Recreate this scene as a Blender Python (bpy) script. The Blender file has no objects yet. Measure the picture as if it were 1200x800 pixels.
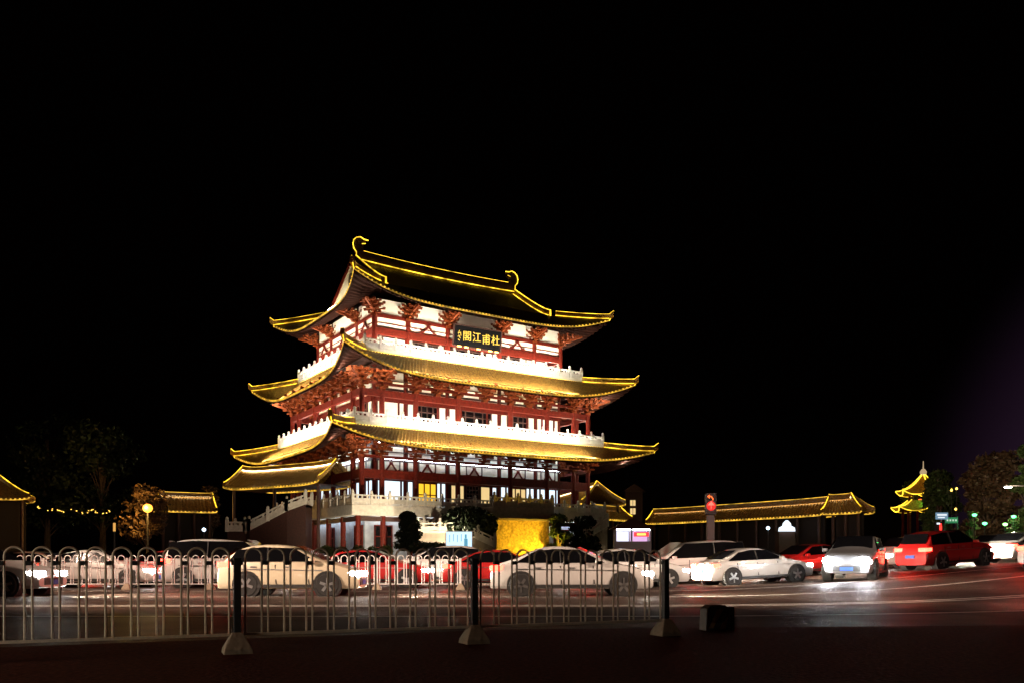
import bpy, math, random
from mathutils import Vector, Matrix
R = math.radians
random.seed(7)
sc = bpy.context.scene
col = sc.collection

# ------------------------------------------------------------------ camera, sky, exposure
F, HZ, TH = 989.65, 656.9, R(56.512)
cam_d = bpy.data.cameras.new('camera'); cam = bpy.data.objects.new('camera', cam_d); col.objects.link(cam)
cam.location = (0, 0, 1.0); cam.rotation_euler = (R(90), 0, 0)
cam_d.sensor_width = 36; cam_d.lens = 36 * F / 1200; cam_d.shift_y = (HZ - 400) / 1200
cam_d.clip_end = 2000; cam_d.clip_start = 0.05
sc.camera = cam
w = bpy.data.worlds.new('World'); sc.world = w; w.use_nodes = True
nt = w.node_tree; nt.nodes.clear()
sky = nt.nodes.new('ShaderNodeTexSky'); sky.sky_type = 'NISHITA'; sky.sun_disc = False
sky.sun_elevation = R(-9); sky.sun_rotation = R(40)
bg = nt.nodes.new('ShaderNodeBackground'); bg.inputs[1].default_value = 0.05
nt.links.new(sky.outputs[0], bg.inputs[0])
# town glow low in the sky to the right
tc = nt.nodes.new('ShaderNodeTexCoord')
dt = nt.nodes.new('ShaderNodeVectorMath'); dt.operation = 'DOT_PRODUCT'; dt.inputs[1].default_value = Vector((0.72, 0.68, 0.02)).normalized()
nt.links.new(tc.outputs['Generated'], dt.inputs[0])
mr = nt.nodes.new('ShaderNodeMapRange'); mr.interpolation_type = 'SMOOTHSTEP'
mr.inputs[1].default_value = 0.925; mr.inputs[2].default_value = 1.0; mr.inputs[3].default_value = 0.0; mr.inputs[4].default_value = 1.0
nt.links.new(dt.outputs['Value'], mr.inputs[0])
mc = nt.nodes.new('ShaderNodeMix'); mc.data_type = 'RGBA'
mc.inputs[6].default_value = (0.00025, 0.0001, 0.0001, 1); mc.inputs[7].default_value = (0.026, 0.012, 0.028, 1)
nt.links.new(mr.outputs[0], mc.inputs[0])
bg2 = nt.nodes.new('ShaderNodeBackground'); bg2.inputs[1].default_value = 1.0
nt.links.new(mc.outputs[2], bg2.inputs[0])
ad = nt.nodes.new('ShaderNodeAddShader'); wo = nt.nodes.new('ShaderNodeOutputWorld')
nt.links.new(bg.outputs[0], ad.inputs[0]); nt.links.new(bg2.outputs[0], ad.inputs[1]); nt.links.new(ad.outputs[0], wo.inputs[0])
sc.view_settings.view_transform = 'Standard'; sc.view_settings.look = 'None'
sc.view_settings.exposure = 0; sc.view_settings.gamma = 1; sc.view_settings.use_curve_mapping = False
sc.cycles.use_denoising = True
sc.cycles.max_bounces = 5; sc.cycles.sample_clamp_indirect = 4; sc.cycles.use_light_tree = True

# ------------------------------------------------------------------ tuning of the place's own lamps and the added road lamps
HEADLIGHT_W = 2600
FILL_LAMP_W = 9000
NEON = 3.3

# ------------------------------------------------------------------ materials
MATS = {}
def mat(name, base, rough=0.6, metal=0.0, noise=0.0, scale=8.0, bump=0.0, spec=0.5, trans=0.0, coat=0.0):
    if name in MATS: return MATS[name]
    m = bpy.data.materials.new(name); m.use_nodes = True
    n = m.node_tree; b = n.nodes['Principled BSDF']
    b.inputs['Base Color'].default_value = (*base, 1); b.inputs['Roughness'].default_value = rough
    b.inputs['Metallic'].default_value = metal; b.inputs['Specular IOR Level'].default_value = spec
    b.inputs['Coat Weight'].default_value = coat
    if noise or bump:
        t = n.nodes.new('ShaderNodeTexCoord'); nz = n.nodes.new('ShaderNodeTexNoise')
        nz.inputs['Scale'].default_value = scale; nz.inputs['Detail'].default_value = 6
        n.links.new(t.outputs['Object'], nz.inputs['Vector'])
        if noise:
            cr = n.nodes.new('ShaderNodeMapRange'); cr.inputs[1].default_value = .3; cr.inputs[2].default_value = .7
            cr.inputs[3].default_value = 1 - noise; cr.inputs[4].default_value = 1 + noise
            mx = n.nodes.new('ShaderNodeVectorMath'); mx.operation = 'SCALE'; mx.inputs[0].default_value = base
            n.links.new(nz.outputs[0], cr.inputs[0]); n.links.new(cr.outputs[0], mx.inputs['Scale'])
            n.links.new(mx.outputs[0], b.inputs['Base Color'])
        if bump:
            bp = n.nodes.new('ShaderNodeBump'); bp.inputs['Strength'].default_value = bump
            bp.inputs['Distance'].default_value = .02
            n.links.new(nz.outputs[0], bp.inputs['Height']); n.links.new(bp.outputs[0], b.inputs['Normal'])
    MATS[name] = m; return m
def emit(name, c, s):
    if name in MATS: return MATS[name]
    m = bpy.data.materials.new(name); m.use_nodes = True
    b = m.node_tree.nodes['Principled BSDF']; b.inputs['Base Color'].default_value = (.03, .03, .03, 1)
    b.inputs['Emission Color'].default_value = (*c, 1); b.inputs['Emission Strength'].default_value = s
    MATS[name] = m; return m
TILE = mat('glazed_tile', (.36, .20, .045), .35, noise=.55, scale=6)
TILE_D = mat('unlit_tile', (.10, .055, .03), .45, noise=.4, scale=3)  # darker tile copy: the top roof's lack of light put into colour
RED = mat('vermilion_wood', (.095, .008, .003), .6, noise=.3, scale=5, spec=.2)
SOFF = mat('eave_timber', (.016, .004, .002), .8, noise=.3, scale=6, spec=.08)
REDB = mat('bracket_wood', (.135, .026, .005), .7, noise=.4, scale=6, spec=.15)
DARK = mat('dark_wood', (.05, .02, .015), .5, noise=.3)
PLASTER = mat('cream_plaster', (.80, .76, .66), .8, noise=.05, scale=2)
STONE = mat('white_stone', (.62, .58, .50), .7, noise=.14, scale=4, bump=.3)
STONE_W = mat('pale_marble', (.78, .77, .74), .6, noise=.05, scale=4)
STONE_D = mat('brown_stone', (.30, .25, .19), .8, noise=.2, scale=3, bump=.4)
GLASS_D = mat('dark_glass', (.004, .004, .005), .06, spec=.8)
ASPH = mat('asphalt', (.050, .031, .023), .5, noise=.45, scale=22, bump=1.6, spec=.08)
n_ = ASPH.node_tree; b_ = n_.nodes['Principled BSDF']; src = b_.inputs['Base Color'].links[0].from_socket
t_ = n_.nodes.new('ShaderNodeTexCoord'); v_ = n_.nodes.new('ShaderNodeTexVoronoi'); v_.feature = 'DISTANCE_TO_EDGE'; v_.inputs['Scale'].default_value = .35
w_ = n_.nodes.new('ShaderNodeTexNoise'); w_.inputs['Scale'].default_value = 1.2; w_.inputs['Detail'].default_value = 5
mv = n_.nodes.new('ShaderNodeMix'); mv.data_type = 'VECTOR'; mv.inputs[0].default_value = .35
n_.links.new(t_.outputs['Object'], mv.inputs[4]); n_.links.new(w_.outputs['Color'], mv.inputs[5]); n_.links.new(t_.outputs['Object'], w_.inputs['Vector'])
n_.links.new(mv.outputs[1], v_.inputs['Vector'])
r_ = n_.nodes.new('ShaderNodeMapRange'); r_.inputs[1].default_value = .0; r_.inputs[2].default_value = .012; r_.inputs[3].default_value = .35; r_.inputs[4].default_value = 1
n_.links.new(v_.outputs['Distance'], r_.inputs[0])
w2 = n_.nodes.new('ShaderNodeTexNoise'); w2.inputs['Scale'].default_value = .25; w2.inputs['Detail'].default_value = 3; n_.links.new(t_.outputs['Object'], w2.inputs['Vector'])
r2 = n_.nodes.new('ShaderNodeMapRange'); r2.inputs[1].default_value = .35; r2.inputs[2].default_value = .65; r2.inputs[3].default_value = .6; r2.inputs[4].default_value = 1.35; n_.links.new(w2.outputs[0], r2.inputs[0])
m1 = n_.nodes.new('ShaderNodeMath'); m1.operation = 'MULTIPLY'; n_.links.new(r_.outputs[0], m1.inputs[0]); n_.links.new(r2.outputs[0], m1.inputs[1])
s1 = n_.nodes.new('ShaderNodeVectorMath'); s1.operation = 'SCALE'; n_.links.new(src, s1.inputs[0]); n_.links.new(m1.outputs[0], s1.inputs['Scale']); n_.links.new(s1.outputs[0], b_.inputs['Base Color'])
r3 = n_.nodes.new('ShaderNodeMapRange'); r3.inputs[1].default_value = .35; r3.inputs[2].default_value = .65; r3.inputs[3].default_value = .75; r3.inputs[4].default_value = .45; n_.links.new(w2.outputs[0], r3.inputs[0]); n_.links.new(r3.outputs[0], b_.inputs['Roughness'])
IRON = mat('galvanised_tube', (.60, .50, .38), .4, metal=.0, noise=.12, scale=30)
POST = mat('black_iron', (.03, .03, .03), .45, noise=.3, scale=20)
CONC = mat('concrete', (.30, .24, .17), .85, noise=.2, scale=14, bump=.5)
LEAF_D = mat('shaded_leaf', (.02, .035, .012), .6, noise=.5, scale=2)  # darker copy of the leaf green, shade put in for unlit plants
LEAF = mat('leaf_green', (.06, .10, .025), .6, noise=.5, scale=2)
LEAF_R = mat('leaf_russet', (.10, .06, .03), .6, noise=.5, scale=2)
BARK = mat('bark', (.10, .07, .05), .9, noise=.4, scale=8, bump=.6)
PAINT = mat('road_paint', (.7, .68, .62), .6, noise=.35, scale=5)
GOLD = emit('plaque_gold', (1, .62, .05), 1.6)
YEL = emit('yellow_tube', (1, .60, .03), NEON)
YEL_S = emit('yellow_tube_soft', (1, .56, .05), 1.5)
for m_ in (YEL, YEL_S):     # some lengths of the light tubes are weaker than others
    n_ = m_.node_tree; b_ = n_.nodes['Principled BSDF']; t_ = n_.nodes.new('ShaderNodeTexCoord'); z_ = n_.nodes.new('ShaderNodeTexNoise'); r_ = n_.nodes.new('ShaderNodeMapRange')
    z_.inputs['Scale'].default_value = .9; z_.inputs['Detail'].default_value = 4
    r_.inputs[1].default_value = .35; r_.inputs[2].default_value = .65; r_.inputs[3].default_value = .25*b_.inputs['Emission Strength'].default_value; r_.inputs[4].default_value = 1.4*b_.inputs['Emission Strength'].default_value
    n_.links.new(t_.outputs['Object'], z_.inputs['Vector']); n_.links.new(z_.outputs[0], r_.inputs[0]); n_.links.new(r_.outputs[0], b_.inputs['Emission Strength'])
BLACK = mat('black_lacquer', (.004, .004, .005), .7, spec=.06)
SHAD = mat('shadow_timber', (.015, .01, .008), .8)  # shade under the hall roofs put into the timber colour
RUBBER = mat('rubber', (.02, .02, .02), .8)
STEEL = mat('steel', (.5, .5, .5), .3, metal=.9)

# ------------------------------------------------------------------ mesh helpers
class MB:
    def __init__(s): s.v = []; s.f = []
    def box(s, c, d, M=None):
        b = len(s.v)
        for z in (-1, 1):
            for y in (-1, 1):
                for x in (-1, 1):
                    p = Vector((x*d[0]/2, y*d[1]/2, z*d[2]/2))
                    if M is not None: p = M @ p
                    s.v.append(tuple(p + Vector(c)))
        for q in ((0,2,3,1),(4,5,7,6),(0,1,5,4),(2,6,7,3),(0,4,6,2),(1,3,7,5)): s.f.append(tuple(b+i for i in q))
        return s
    def beam(s, p, q, wd, h):
        p = Vector(p); q = Vector(q); d = q - p; L = d.length
        X = d / L; Z = Vector((0,0,1)) if abs(X.z) < .95 else Vector((0,1,0))
        Y = Z.cross(X).normalized(); Z = X.cross(Y)
        s.box((p+q)/2, (L, wd, h), Matrix((X, Y, Z)).transposed()); return s
    def tube(s, pts, r, n=6, closed=False):
        pts = [Vector(p) for p in pts]; b = len(s.v); m = len(pts)
        for i, p in enumerate(pts):
            t = (pts[min(i+1, m-1)] - pts[max(i-1, 0)]).normalized()
            a = t.cross(Vector((0, 0, 1)))
            if a.length < .05: a = t.cross(Vector((0, 1, 0)))
            a.normalize(); c = t.cross(a); rr = r[i] if isinstance(r, (list, tuple)) else r
            for k in range(n):
                A = 2*math.pi*k/n; s.v.append(tuple(p + a*rr*math.cos(A) + c*rr*math.sin(A)))
        for i in range(m-1):
            for k in range(n):
                s.f.append((b+i*n+k, b+i*n+(k+1) % n, b+(i+1)*n+(k+1) % n, b+(i+1)*n+k))
        s.f.append(tuple(b+k for k in range(n))[::-1]); s.f.append(tuple(b+(m-1)*n+k for k in range(n)))
        return s
    def cyl(s, c, r, h, n=16, r2=None):
        c = Vector(c); return s.tube([c, c+Vector((0,0,h))], [r, r if r2 is None else r2], n)
    def lathe(s, c, prof, n=16):
        c = Vector(c); b = len(s.v)
        for (r, z) in prof:
            for k in range(n):
                A = 2*math.pi*k/n; s.v.append((c.x+r*math.cos(A), c.y+r*math.sin(A), c.z+z))
        for i in range(len(prof)-1):
            for k in range(n): s.f.append((b+i*n+k, b+i*n+(k+1) % n, b+(i+1)*n+(k+1) % n, b+(i+1)*n+k))
        s.f.append(tuple(b+k for k in range(n))[::-1]); s.f.append(tuple(b+(len(prof)-1)*n+k for k in range(n)))
        return s
    def prism(s, poly, M, depth):
        # poly in local xz, extruded along local y from -depth/2..depth/2, then M (4x4)
        b = len(s.v); n = len(poly)
        for y in (-depth/2, depth/2):
            for (x, z) in poly: s.v.append(tuple(M @ Vector((x, y, z))))
        s.f.append(tuple(b+i for i in range(n))); s.f.append(tuple(b+n+i for i in range(n))[::-1])
        for i in range(n): s.f.append((b+i, b+n+i, b+n+(i+1) % n, b+(i+1) % n))
        return s
    def quad(s, *ps):
        b = len(s.v); s.v += [tuple(p) for p in ps]; s.f.append(tuple(range(b, b+len(ps)))); return s
    def grid(s, rows):
        b = len(s.v); nr = len(rows); nc = len(rows[0])
        for r in rows: s.v += [tuple(p) for p in r]
        for i in range(nr-1):
            for j in range(nc-1): s.f.append((b+i*nc+j, b+i*nc+j+1, b+(i+1)*nc+j+1, b+(i+1)*nc+j))
        return s
    def build(s, name, m, parent=None, smooth=False, bevel=0):
        me = bpy.data.meshes.new(name); me.from_pydata(s.v, [], s.f); me.update()
        if smooth:
            for p in me.polygons: p.use_smooth = True
        o = bpy.data.objects.new(name, me); col.objects.link(o); me.materials.append(m)
        if parent is not None: o.parent = parent
        if bevel:
            bv = o.modifiers.new('bevel', 'BEVEL'); bv.width = bevel; bv.segments = 2; bv.limit_method = 'ANGLE'
        return o
def tag(o, label=None, cat=None, group=None, kind=None):
    if label: o['label'] = label
    if cat: o['category'] = cat
    if group: o['group'] = group
    if kind: o['kind'] = kind
    return o
def empty(name, loc=(0,0,0), rz=0, label=None, cat=None, group=None):
    o = bpy.data.objects.new(name, None); col.objects.link(o); o.location = loc; o.rotation_euler = (0, 0, rz)
    o.empty_display_size = .2
    return tag(o, label, cat, group)
def copy_tree(o, parent=None):
    c = o.copy(); col.objects.link(c); c.parent = parent
    for ch in list(o.children): copy_tree(ch, c)
    return c
def dup(o, parent, loc=None, rz=None):
    c = o.copy(); col.objects.link(c); c.parent = parent
    if loc is not None: c.location = loc
    if rz is not None: c.rotation_euler = (0, 0, rz)
    return c
def X(px, Y): return (px-600)/F*Y
def Z(py, Y): return 1 + (HZ-py)/F*Y
def sst(a, b, x):
    t = min(1, max(0, (x-a)/(b-a))); return t*t*(3-2*t)
def lamp(kind, name, loc, power, colr, parent=None, size=.1, rot=None, spot=60, blend=.5, sx=None):
    l = bpy.data.lights.new(name, kind); l.energy = power; l.color = colr
    if kind == 'SPOT': l.spot_size = R(spot); l.spot_blend = blend; l.shadow_soft_size = size
    elif kind == 'AREA':
        l.size = size
        if sx: l.shape = 'RECTANGLE'; l.size_y = sx
    else: l.shadow_soft_size = size
    o = bpy.data.objects.new(name, l); col.objects.link(o); o.location = loc
    if rot is not None: o.rotation_euler = rot
    if parent is not None: o.parent = parent
    return o
def aim(d): return Vector(d).to_track_quat('-Z', 'Y').to_euler()

# ------------------------------------------------------------------ ground and road
def g(x, y): return 1.0*sst(5, 27, x)*sst(15, 31, y) + .35*sst(45, 52, y)
def lane(x, off): return off + 8.0*max(0, min(1.6, (x-3)/21))**1.5     # y of a line that runs along the road
def frange(a, b, n): return [a+(b-a)*i/n for i in range(n+1)]
xs = [-900, -400, -200, -100] + frange(-60, 60, 80) + [100, 200, 400, 900]
ys = [-60, -20] + frange(-5, 60, 60) + [70, 90, 130, 200, 400, 900, 1500]
m = MB(); m.grid([[(x, y, g(x, y)) for x in xs] for y in ys])
tag(m.build('road', ASPH, smooth=True), kind='structure')
def strip(name, off0, off1, x0, x1, mt, dz=.004, n=60):
    m = MB(); m.grid([[(x, lane(x, o), g(x, lane(x, o))+dz) for x in frange(x0, x1, n)] for o in (off0, off1)])
    return tag(m.build(name, mt, smooth=True), kind='structure')
for off, wd in ((15.2, .15), (18.6, .14), (19.0, .14), (28.0, .16), (23.5, .12)):
    strip('road_marking', off, off+wd, -40, 40, PAINT)
for x in range(-36, 40, 8): strip('road_marking', 34.4, 34.52, x, x+4, PAINT, n=6)
# kerb and far pavement, near pavement
PAVE = mat('red_lit_paving', (.060, .016, .009), .95, noise=.5, scale=18, bump=1.4, spec=.05)  # reddish light on the foreground put into the paving colour
def pv(x): return 10.45+.435*x + 1.9 if x < 0 else 10.45+1.9+.10*x
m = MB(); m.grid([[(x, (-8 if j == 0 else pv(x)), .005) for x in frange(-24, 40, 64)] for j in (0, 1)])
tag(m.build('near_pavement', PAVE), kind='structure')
m = MB(); offs = [(42.0, 0), (42.0, .14), (42.3, .15), (46, .15), (46.0, .0)]
m.grid([[(x, lane(x, o), g(x, lane(x, o))+dz) for x in frange(-70, 60, 80)] for o, dz in offs])
tag(m.build('far_pavement', CONC), kind='structure')

# ------------------------------------------------------------------ pavilion
C0 = (-7.724, 90.0)
pav = empty('pavilion', (C0[0], C0[1], 0), R(90)-TH,
            'tall three-tiered pavilion outlined in yellow light, with red columns and white balconies', 'pavilion')
WARM = emit('warm_strip', (1, .82, .52), 95)
WARM_W = emit('warm_white_strip', (1, .86, .62), 26)
COOL_W = emit('cool_white_strip', (.86, .93, 1), 26)
GOLD_S = emit('gold_strip', (1, .66, .12), 4)
PANE_W = emit('lit_pane_white', (.80, .90, 1), 1.35)
PANE_Y = emit('lit_pane_yellow', (1, .55, .03), 1.3)
PANE_A = emit('lit_pane_amber', (1, .70, .30), .9)
def sd(k, s, o):
    return ((s, -o), (o, s), (-s, o), (-o, -s))[k]
def side_rot(k): return (0, R(90), R(180), R(-90))[k]
def roof_pt(k, s, t, spec, dz=0, prof=1.4):
    ai, bi, zi, ae, be, ze, at, bt, zt = spec
    A, O = ((ai, bi), (bi, ai))[k % 2]; Ae, Oe = ((ae, be), (be, ae))[k % 2]; At, Ot = ((at, bt), (bt, at))[k % 2]
    c = abs(s)**4.5
    al = s*(A + (Ae+(At-Ae)*c - A)*t); ou = O + (Oe+(Ot-Oe)*c - O)*t
    z = zi + (ze+(zt-ze)*c - zi)*(1-(1-t)**prof)
    x, y = sd(k, al, ou); return Vector((x, y, z+dz))
def roof_side(k, spec, parent, tile, pitch=.34, prof=1.4):
    ae = spec[3 + (k % 2)]
    n = int(2*ae/pitch)*4; T = frange(0, 1, 8)
    m = MB(); rows = []
    for i in range(n+1):
        s = -1+2*i/n; h = (0, .02, .10, .10)[i % 4]
        rows.append([roof_pt(k, s, t, spec, h, prof) for t in T])
    m.grid(rows)
    # eave edge
    n2 = n
    m.grid([[roof_pt(k, -1+2*i/n2, 1, spec, (0, .02, .10, .10)[i % 4], prof) for i in range(n2+1)],
            [roof_pt(k, -1+2*i/n2, 1, spec, -.16, prof) for i in range(n2+1)]])
    return m.build('tiled_slope', tile, parent)
def soffit(k, spec, inner, parent, prof=1.4):
    ae = spec[3 + (k % 2)]; n = int(2*ae/.42)*4; m = MB(); rows = []
    aw, bw = inner
    for i in range(n+1):
        s = -1+2*i/n; d = (0, 0, -.13, -.13)[i % 4]
        r = [roof_pt(k, s, t, spec, dz + d, prof) for t, dz in ((.995, -.165), (.6, -.3), (0, -.42))]
        A, O = ((aw, bw), (bw, aw))[k % 2]
        x, y = sd(k, s*A, O); r.append(Vector((x, y, spec[2]-.30+d)))
        rows.append(r)
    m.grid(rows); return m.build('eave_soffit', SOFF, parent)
def eave_lights(k, spec, parent, prof=1.4):
    ae = spec[3 + (k % 2)]; n = int(2*ae/.36); m = MB(); M = Matrix.Rotation(side_rot(k), 3, 'Z')
    for i in range(n+1):
        s = -1+2*i/n; p = roof_pt(k, s, 1, spec, .03, prof); m.box(p, (.15, .06, .09), M)
    m.tube([roof_pt(k, -1+2*i/60, 1.0, spec, -.06, prof) for i in range(61)], .022, 5)
    m.build('eave_light_strip', YEL_S, parent)
def hips(spec, parent, prof=1.4, h=.55, t0=0.0, t1=1.0):
    # hip ridges at the four corners, raised and curled at the tip
    for k in range(4):
        P = [roof_pt(k, 1, t0 + (t1-t0)*i/12, spec, 0, prof) for i in range(13)]
        e = (P[-1]-P[-2]).normalized(); P.append(P[-1] + e*.45 + Vector((0, 0, .35)))
        m = MB(); d = (P[-2]-P[0]); sidev = Vector((-d.y, d.x, 0)).normalized()*.16
        rows = [[p - sidev for p in P], [p - sidev + Vector((0, 0, h)) for p in P], [p + sidev + Vector((0, 0, h)) for p in P], [p + sidev for p in P]]
        m.grid(rows)
        m.quad(*[r[-1] for r in rows]); m.quad(*[r[0] for r in rows][::-1])
        hp = m.build('hip_ridge', TILE, parent)
        n = MB()
        top = [p + Vector((0, 0, h+.05)) for p in P]
        n.tube(top, .036, 6); n.tube([top[-1], P[-2] - Vector((0, 0, .1))], .036, 6)
        for sg in (-1, 1): n.tube([p + sidev*1.25*sg + Vector((0, 0, .10)) for p in P[:-1]], .03, 5)
        n.build('hip_light_strip', YEL, hp)
def ring(name, parent, a, b, z, wd, h, mt):
    m = MB()
    for k in range(4):
        A, O = ((a, b), (b, a))[k % 2]; p = sd(k, 0, O)
        m.box((p[0], p[1], z), ((2*A+wd, wd, h) if k % 2 == 0 else (wd, 2*A-wd-.004, h)))
    return m.build(name, mt, parent)
def strip_side(name, parent, k, A, O, z, r, mt):
    m = MB(); p = sd(k, -A, O); q = sd(k, A, O); m.tube([(p[0], p[1], z), (q[0], q[1], z)], r, 6)
    return m.build(name, mt, parent)
def balustrade(k, A, O, z0, parent, mt, pitch=1.9, slab=.32, solid=True, H=.86):
    M = Matrix.Rotation(side_rot(k), 3, 'Z')
    def P(s, o, z): x, y = sd(k, s, o); return (x, y, z)
    m = MB(); L = 2*A
    n = max(2, round(L/pitch)); pt = L/n
    for i in range(n):
        c = -A + pt*(i+.5)
        m.box(P(c, O, z0+slab+.05), (pt-.24, .16, .10), M)             # foot
        m.box(P(c, O, z0+slab+.33), (pt-.24, .10, .42), M)             # carved panel
        m.box(P(c, O, z0+slab+.33), (pt-.62, .135, .24), M)
        m.box(P(c, O, z0+slab+.80), (pt-.24, .17, .12), M)             # handrail
        for dx in (-.3, 0, .3): m.box(P(c+dx*pt*.9, O, z0+slab+.64), (.16, .11, .20), M)
    b = m.build('balustrade', mt, parent)
    for i in range(n+(1 if k % 2 == 0 else 0)):
        if k % 2 and i == 0: continue
        x, y = sd(k, -A+pt*i, O)
        if i == 0 or not hasattr(balustrade, 'post_'+mt.name):
            q = MB(); q.box((0, 0, .5), (.23, .23, 1.0)); q.lathe((0, 0, 1.0), [(.08, 0), (.12, .05), (.13, .16), (.09, .26), (.03, .30)], 8)
            me = q.build('baluster_post', mt, b); setattr(balustrade, 'post_'+mt.name, me)
            me.location = (x, y, z0+slab)
        else: dup(getattr(balustrade, 'post_'+mt.name), b, (x, y, z0+slab))
    return b
def slab(a, b, z0, z1, parent, mt, name='floor_slab'):
    m = MB(); m.box((0, 0, (z0+z1)/2), (2*a, 2*b, z1-z0)); return m.build(name, mt, parent, bevel=.03)

# --- bracket sets (two sizes)
def bracket_mesh(H, out, parent, mt=REDB):
    m = MB(); n = 4
    m.box((0, 0, .11), (.52, .52, .22))
    for i in range(n):
        z = .28 + i*(H-.3)/n; hh = (H-.3)/n*.52; L = out*(i+1)/n
        m.box((0, -L/2+.15, z+hh/2), (.17, L+.5, hh))
        # rounded nose of the arm
        m.box((0, -L-.12, z+hh*.35), (.17, .16, hh*.6))
        for j in range(0, i+1, 1):
            y = -out*j/n
            lat = .62 + .42*((i-j) % 2)
            m.box((0, y, z+hh*.5+hh*.02), (lat*2, .15, hh*.85))
            for sx in (-1, 0, 1): m.box((sx*(lat-.1), y, z+hh*1.35), (.24, .24, hh*.55))
    m.beam((0, 0, H*.35), (0, -out*1.25, H*.80), .14, .2)
    return m.build('bracket_set', mt, parent)
def strut_mesh(parent, wd, H, mt):
    # inverted V strut with curled feet
    m = MB()
    for s in (-1, 1):
        pts = [Vector((s*wd*(.04+.5*t**1.0)*1.0, 0, H*(.82 - .80*math.sin(t*math.pi/2)**1.2)+(.10*H*max(0, t-.75)*8 if t > .75 else 0))) for t in frange(0, 1, 7)]
        for a, b in zip(pts, pts[1:]): m.beam(a, b, .10, .15)
    m.box((0, 0, H*.9), (.30, .14, H*.2)); return m.build('strut', mt, parent)

US2 = (-12.85, -10.9, -7.5, -3.0, 3.0, 7.5, 10.9, 12.85)
VS2 = (-9.15, -7.2, -2.4, 2.4, 7.2, 9.15)
US3 = (-10.7, -7.3, -3.0, 3.0, 7.3, 10.7)
VS3 = (-7.1, -3.3, 3.3, 7.1)
def columns(us, vs, z0, z1, r, parent, mt=RED):
    base = None; pts = []
    a, b = us[-1], vs[-1]
    for x in us: pts += [(x, -b), (x, b)]
    for y in vs[1:-1]: pts += [(-a, y), (a, y)]
    for (x, y) in pts:
        if base is None:
            m = MB(); m.lathe((0, 0, 0), [(r*1.5, 0), (r*1.5, .12), (r*1.15, .22), (r, .3), (r*.96, z1-z0)], 14)
            base = m.build('column', mt, parent, smooth=False); base.location = (x, y, z0)
        else: dup(base, parent, (x, y, z0))
    return pts
def bays(k, us, vs):
    q, O = ((us, vs[-1]), (vs, us[-1]))[k % 2]; return [(q[i], q[i+1]) for i in range(len(q)-1)], O
def panel(k, s0, s1, O, z0, z1, th, name, mt, parent):
    p = sd(k, (s0+s1)/2, O); m = MB(); m.box((0, 0, 0), (s1-s0, th, z1-z0))
    o = m.build(name, mt, parent); o.location = (p[0], p[1], (z0+z1)/2); o.rotation_euler = (0, 0, side_rot(k)); return o
def window(k, s0, s1, O, z0, z1, parent, pane, nx=2, nz=2, frame=DARK):
    wd, h = s1-s0, z1-z0; p = sd(k, (s0+s1)/2, O)
    m = MB(); t = .10
    for i in range(nx+1): m.box((-wd/2+t/2+(wd-t)*i/nx, 0, 0), (t, .14, h))
    for j in range(nz+1): m.box((0, -.004, -h/2+t/2+(h-t)*j/nz), (wd, .13, t))
    fr = m.build('window', frame, parent); fr.location = (p[0], p[1], (z0+z1)/2); fr.rotation_euler = (0, 0, side_rot(k))
    q = MB(); q.box((0, .03, 0), (wd-.06, .03, h-.06)); q.build('pane', pane, fr); return fr

# --- level bodies
def level(parent, us, vs, zf, beams, bracket, top, wall_in, mode):
    """beams: list of (z0, z1, thickness); bracket: (z, height, out); wall_in: inner wall setback"""
    a, b = us[-1], vs[-1]
    columns(us, vs, zf, bracket[0], .25 if mode != 3 else .27, parent)
    for (z0, z1, t) in beams: ring('beam', parent, a, b, (z0+z1)/2, t, z1-z0, RED)
    # core box behind everything (dark)
    br = bracket_mesh(bracket[1], bracket[2], parent); first = True
    for k in range(4):
        bs, O = bays(k, us, vs); ss = [x[0] for x in bs] + [bs[-1][1]]
        for i, s in enumerate(ss):
            if k % 2 and i in (0, len(ss)-1): continue
            x, y = sd(k, s, O)
            rz = side_rot(k)
            if i == 0 or i == len(ss)-1:
                rz += R(-45) if i == 0 else R(45)
            if first: br.location = (x, y, bracket[0]); br.rotation_euler = (0, 0, rz); first = False
            else: dup(br, parent, (x, y, bracket[0]), rz)
        if mode != 3:      # an extra set between wide columns
            for (s0, s1) in bs:
                if s1-s0 > 3.6:
                    x, y = sd(k, (s0+s1)/2, O); dup(br, parent, (x, y, bracket[0]), side_rot(k))

# ---- TERRACE (floor at 6.0)
terr = slab(14.3, 10.4, 5.05, 5.98, pav, STONE, 'terrace_slab')
for k in range(4):
    A, O = ((14.2, 10.3), (10.3, 14.2))[k % 2]
    balustrade(k, A, O, 5.98-.32+.02, terr, STONE, 1.75)
# ground floor under the terrace
gf = MB(); gf.box((0, 0, 2.6), (2*12.2, 2*8.3, 4.9)); gw = gf.build('ground_floor_wall', mat('dim_render', (.30, .33, .38), .8, noise=.2, scale=2), pav)  # dim bluish light of the ground floor put into the wall colour
gcol = None
for (x, y) in [(x, -9.6) for x in (-13.4, -11.0, -8.3, -5.3, 5.3, 8.3, 11.0, 13.4)] + [(-13.4, y) for y in (-6.2, -2.6, 1.2, 5.0, 9)] + [(13.4, y) for y in (-6, -2, 2, 6)]:
    if gcol is None:
        m = MB(); m.cyl((0, 0, 0), .24, 4.8, 14); gcol = m.build('column', RED, pav); gcol.location = (x, y, .25)
    else: dup(gcol, pav, (x, y, .25))
for k, A, O in ((0, 12, 8.3), (3, 8.1, 12.2), (1, 8.1, 12.2)):
    s = -A+.3; j = 0
    while s < A-2:
        if j % 2 == 0: window(k, s+.4, s+2.2, O+.09, 1.2, 4.3, gw, GLASS_D, 3, 3, RED)
        s += 3.4; j += 1
    strip_side('ceiling_light_strip', gw, k, A-.2, O+.7, 4.86, .035, COOL_W)
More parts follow.
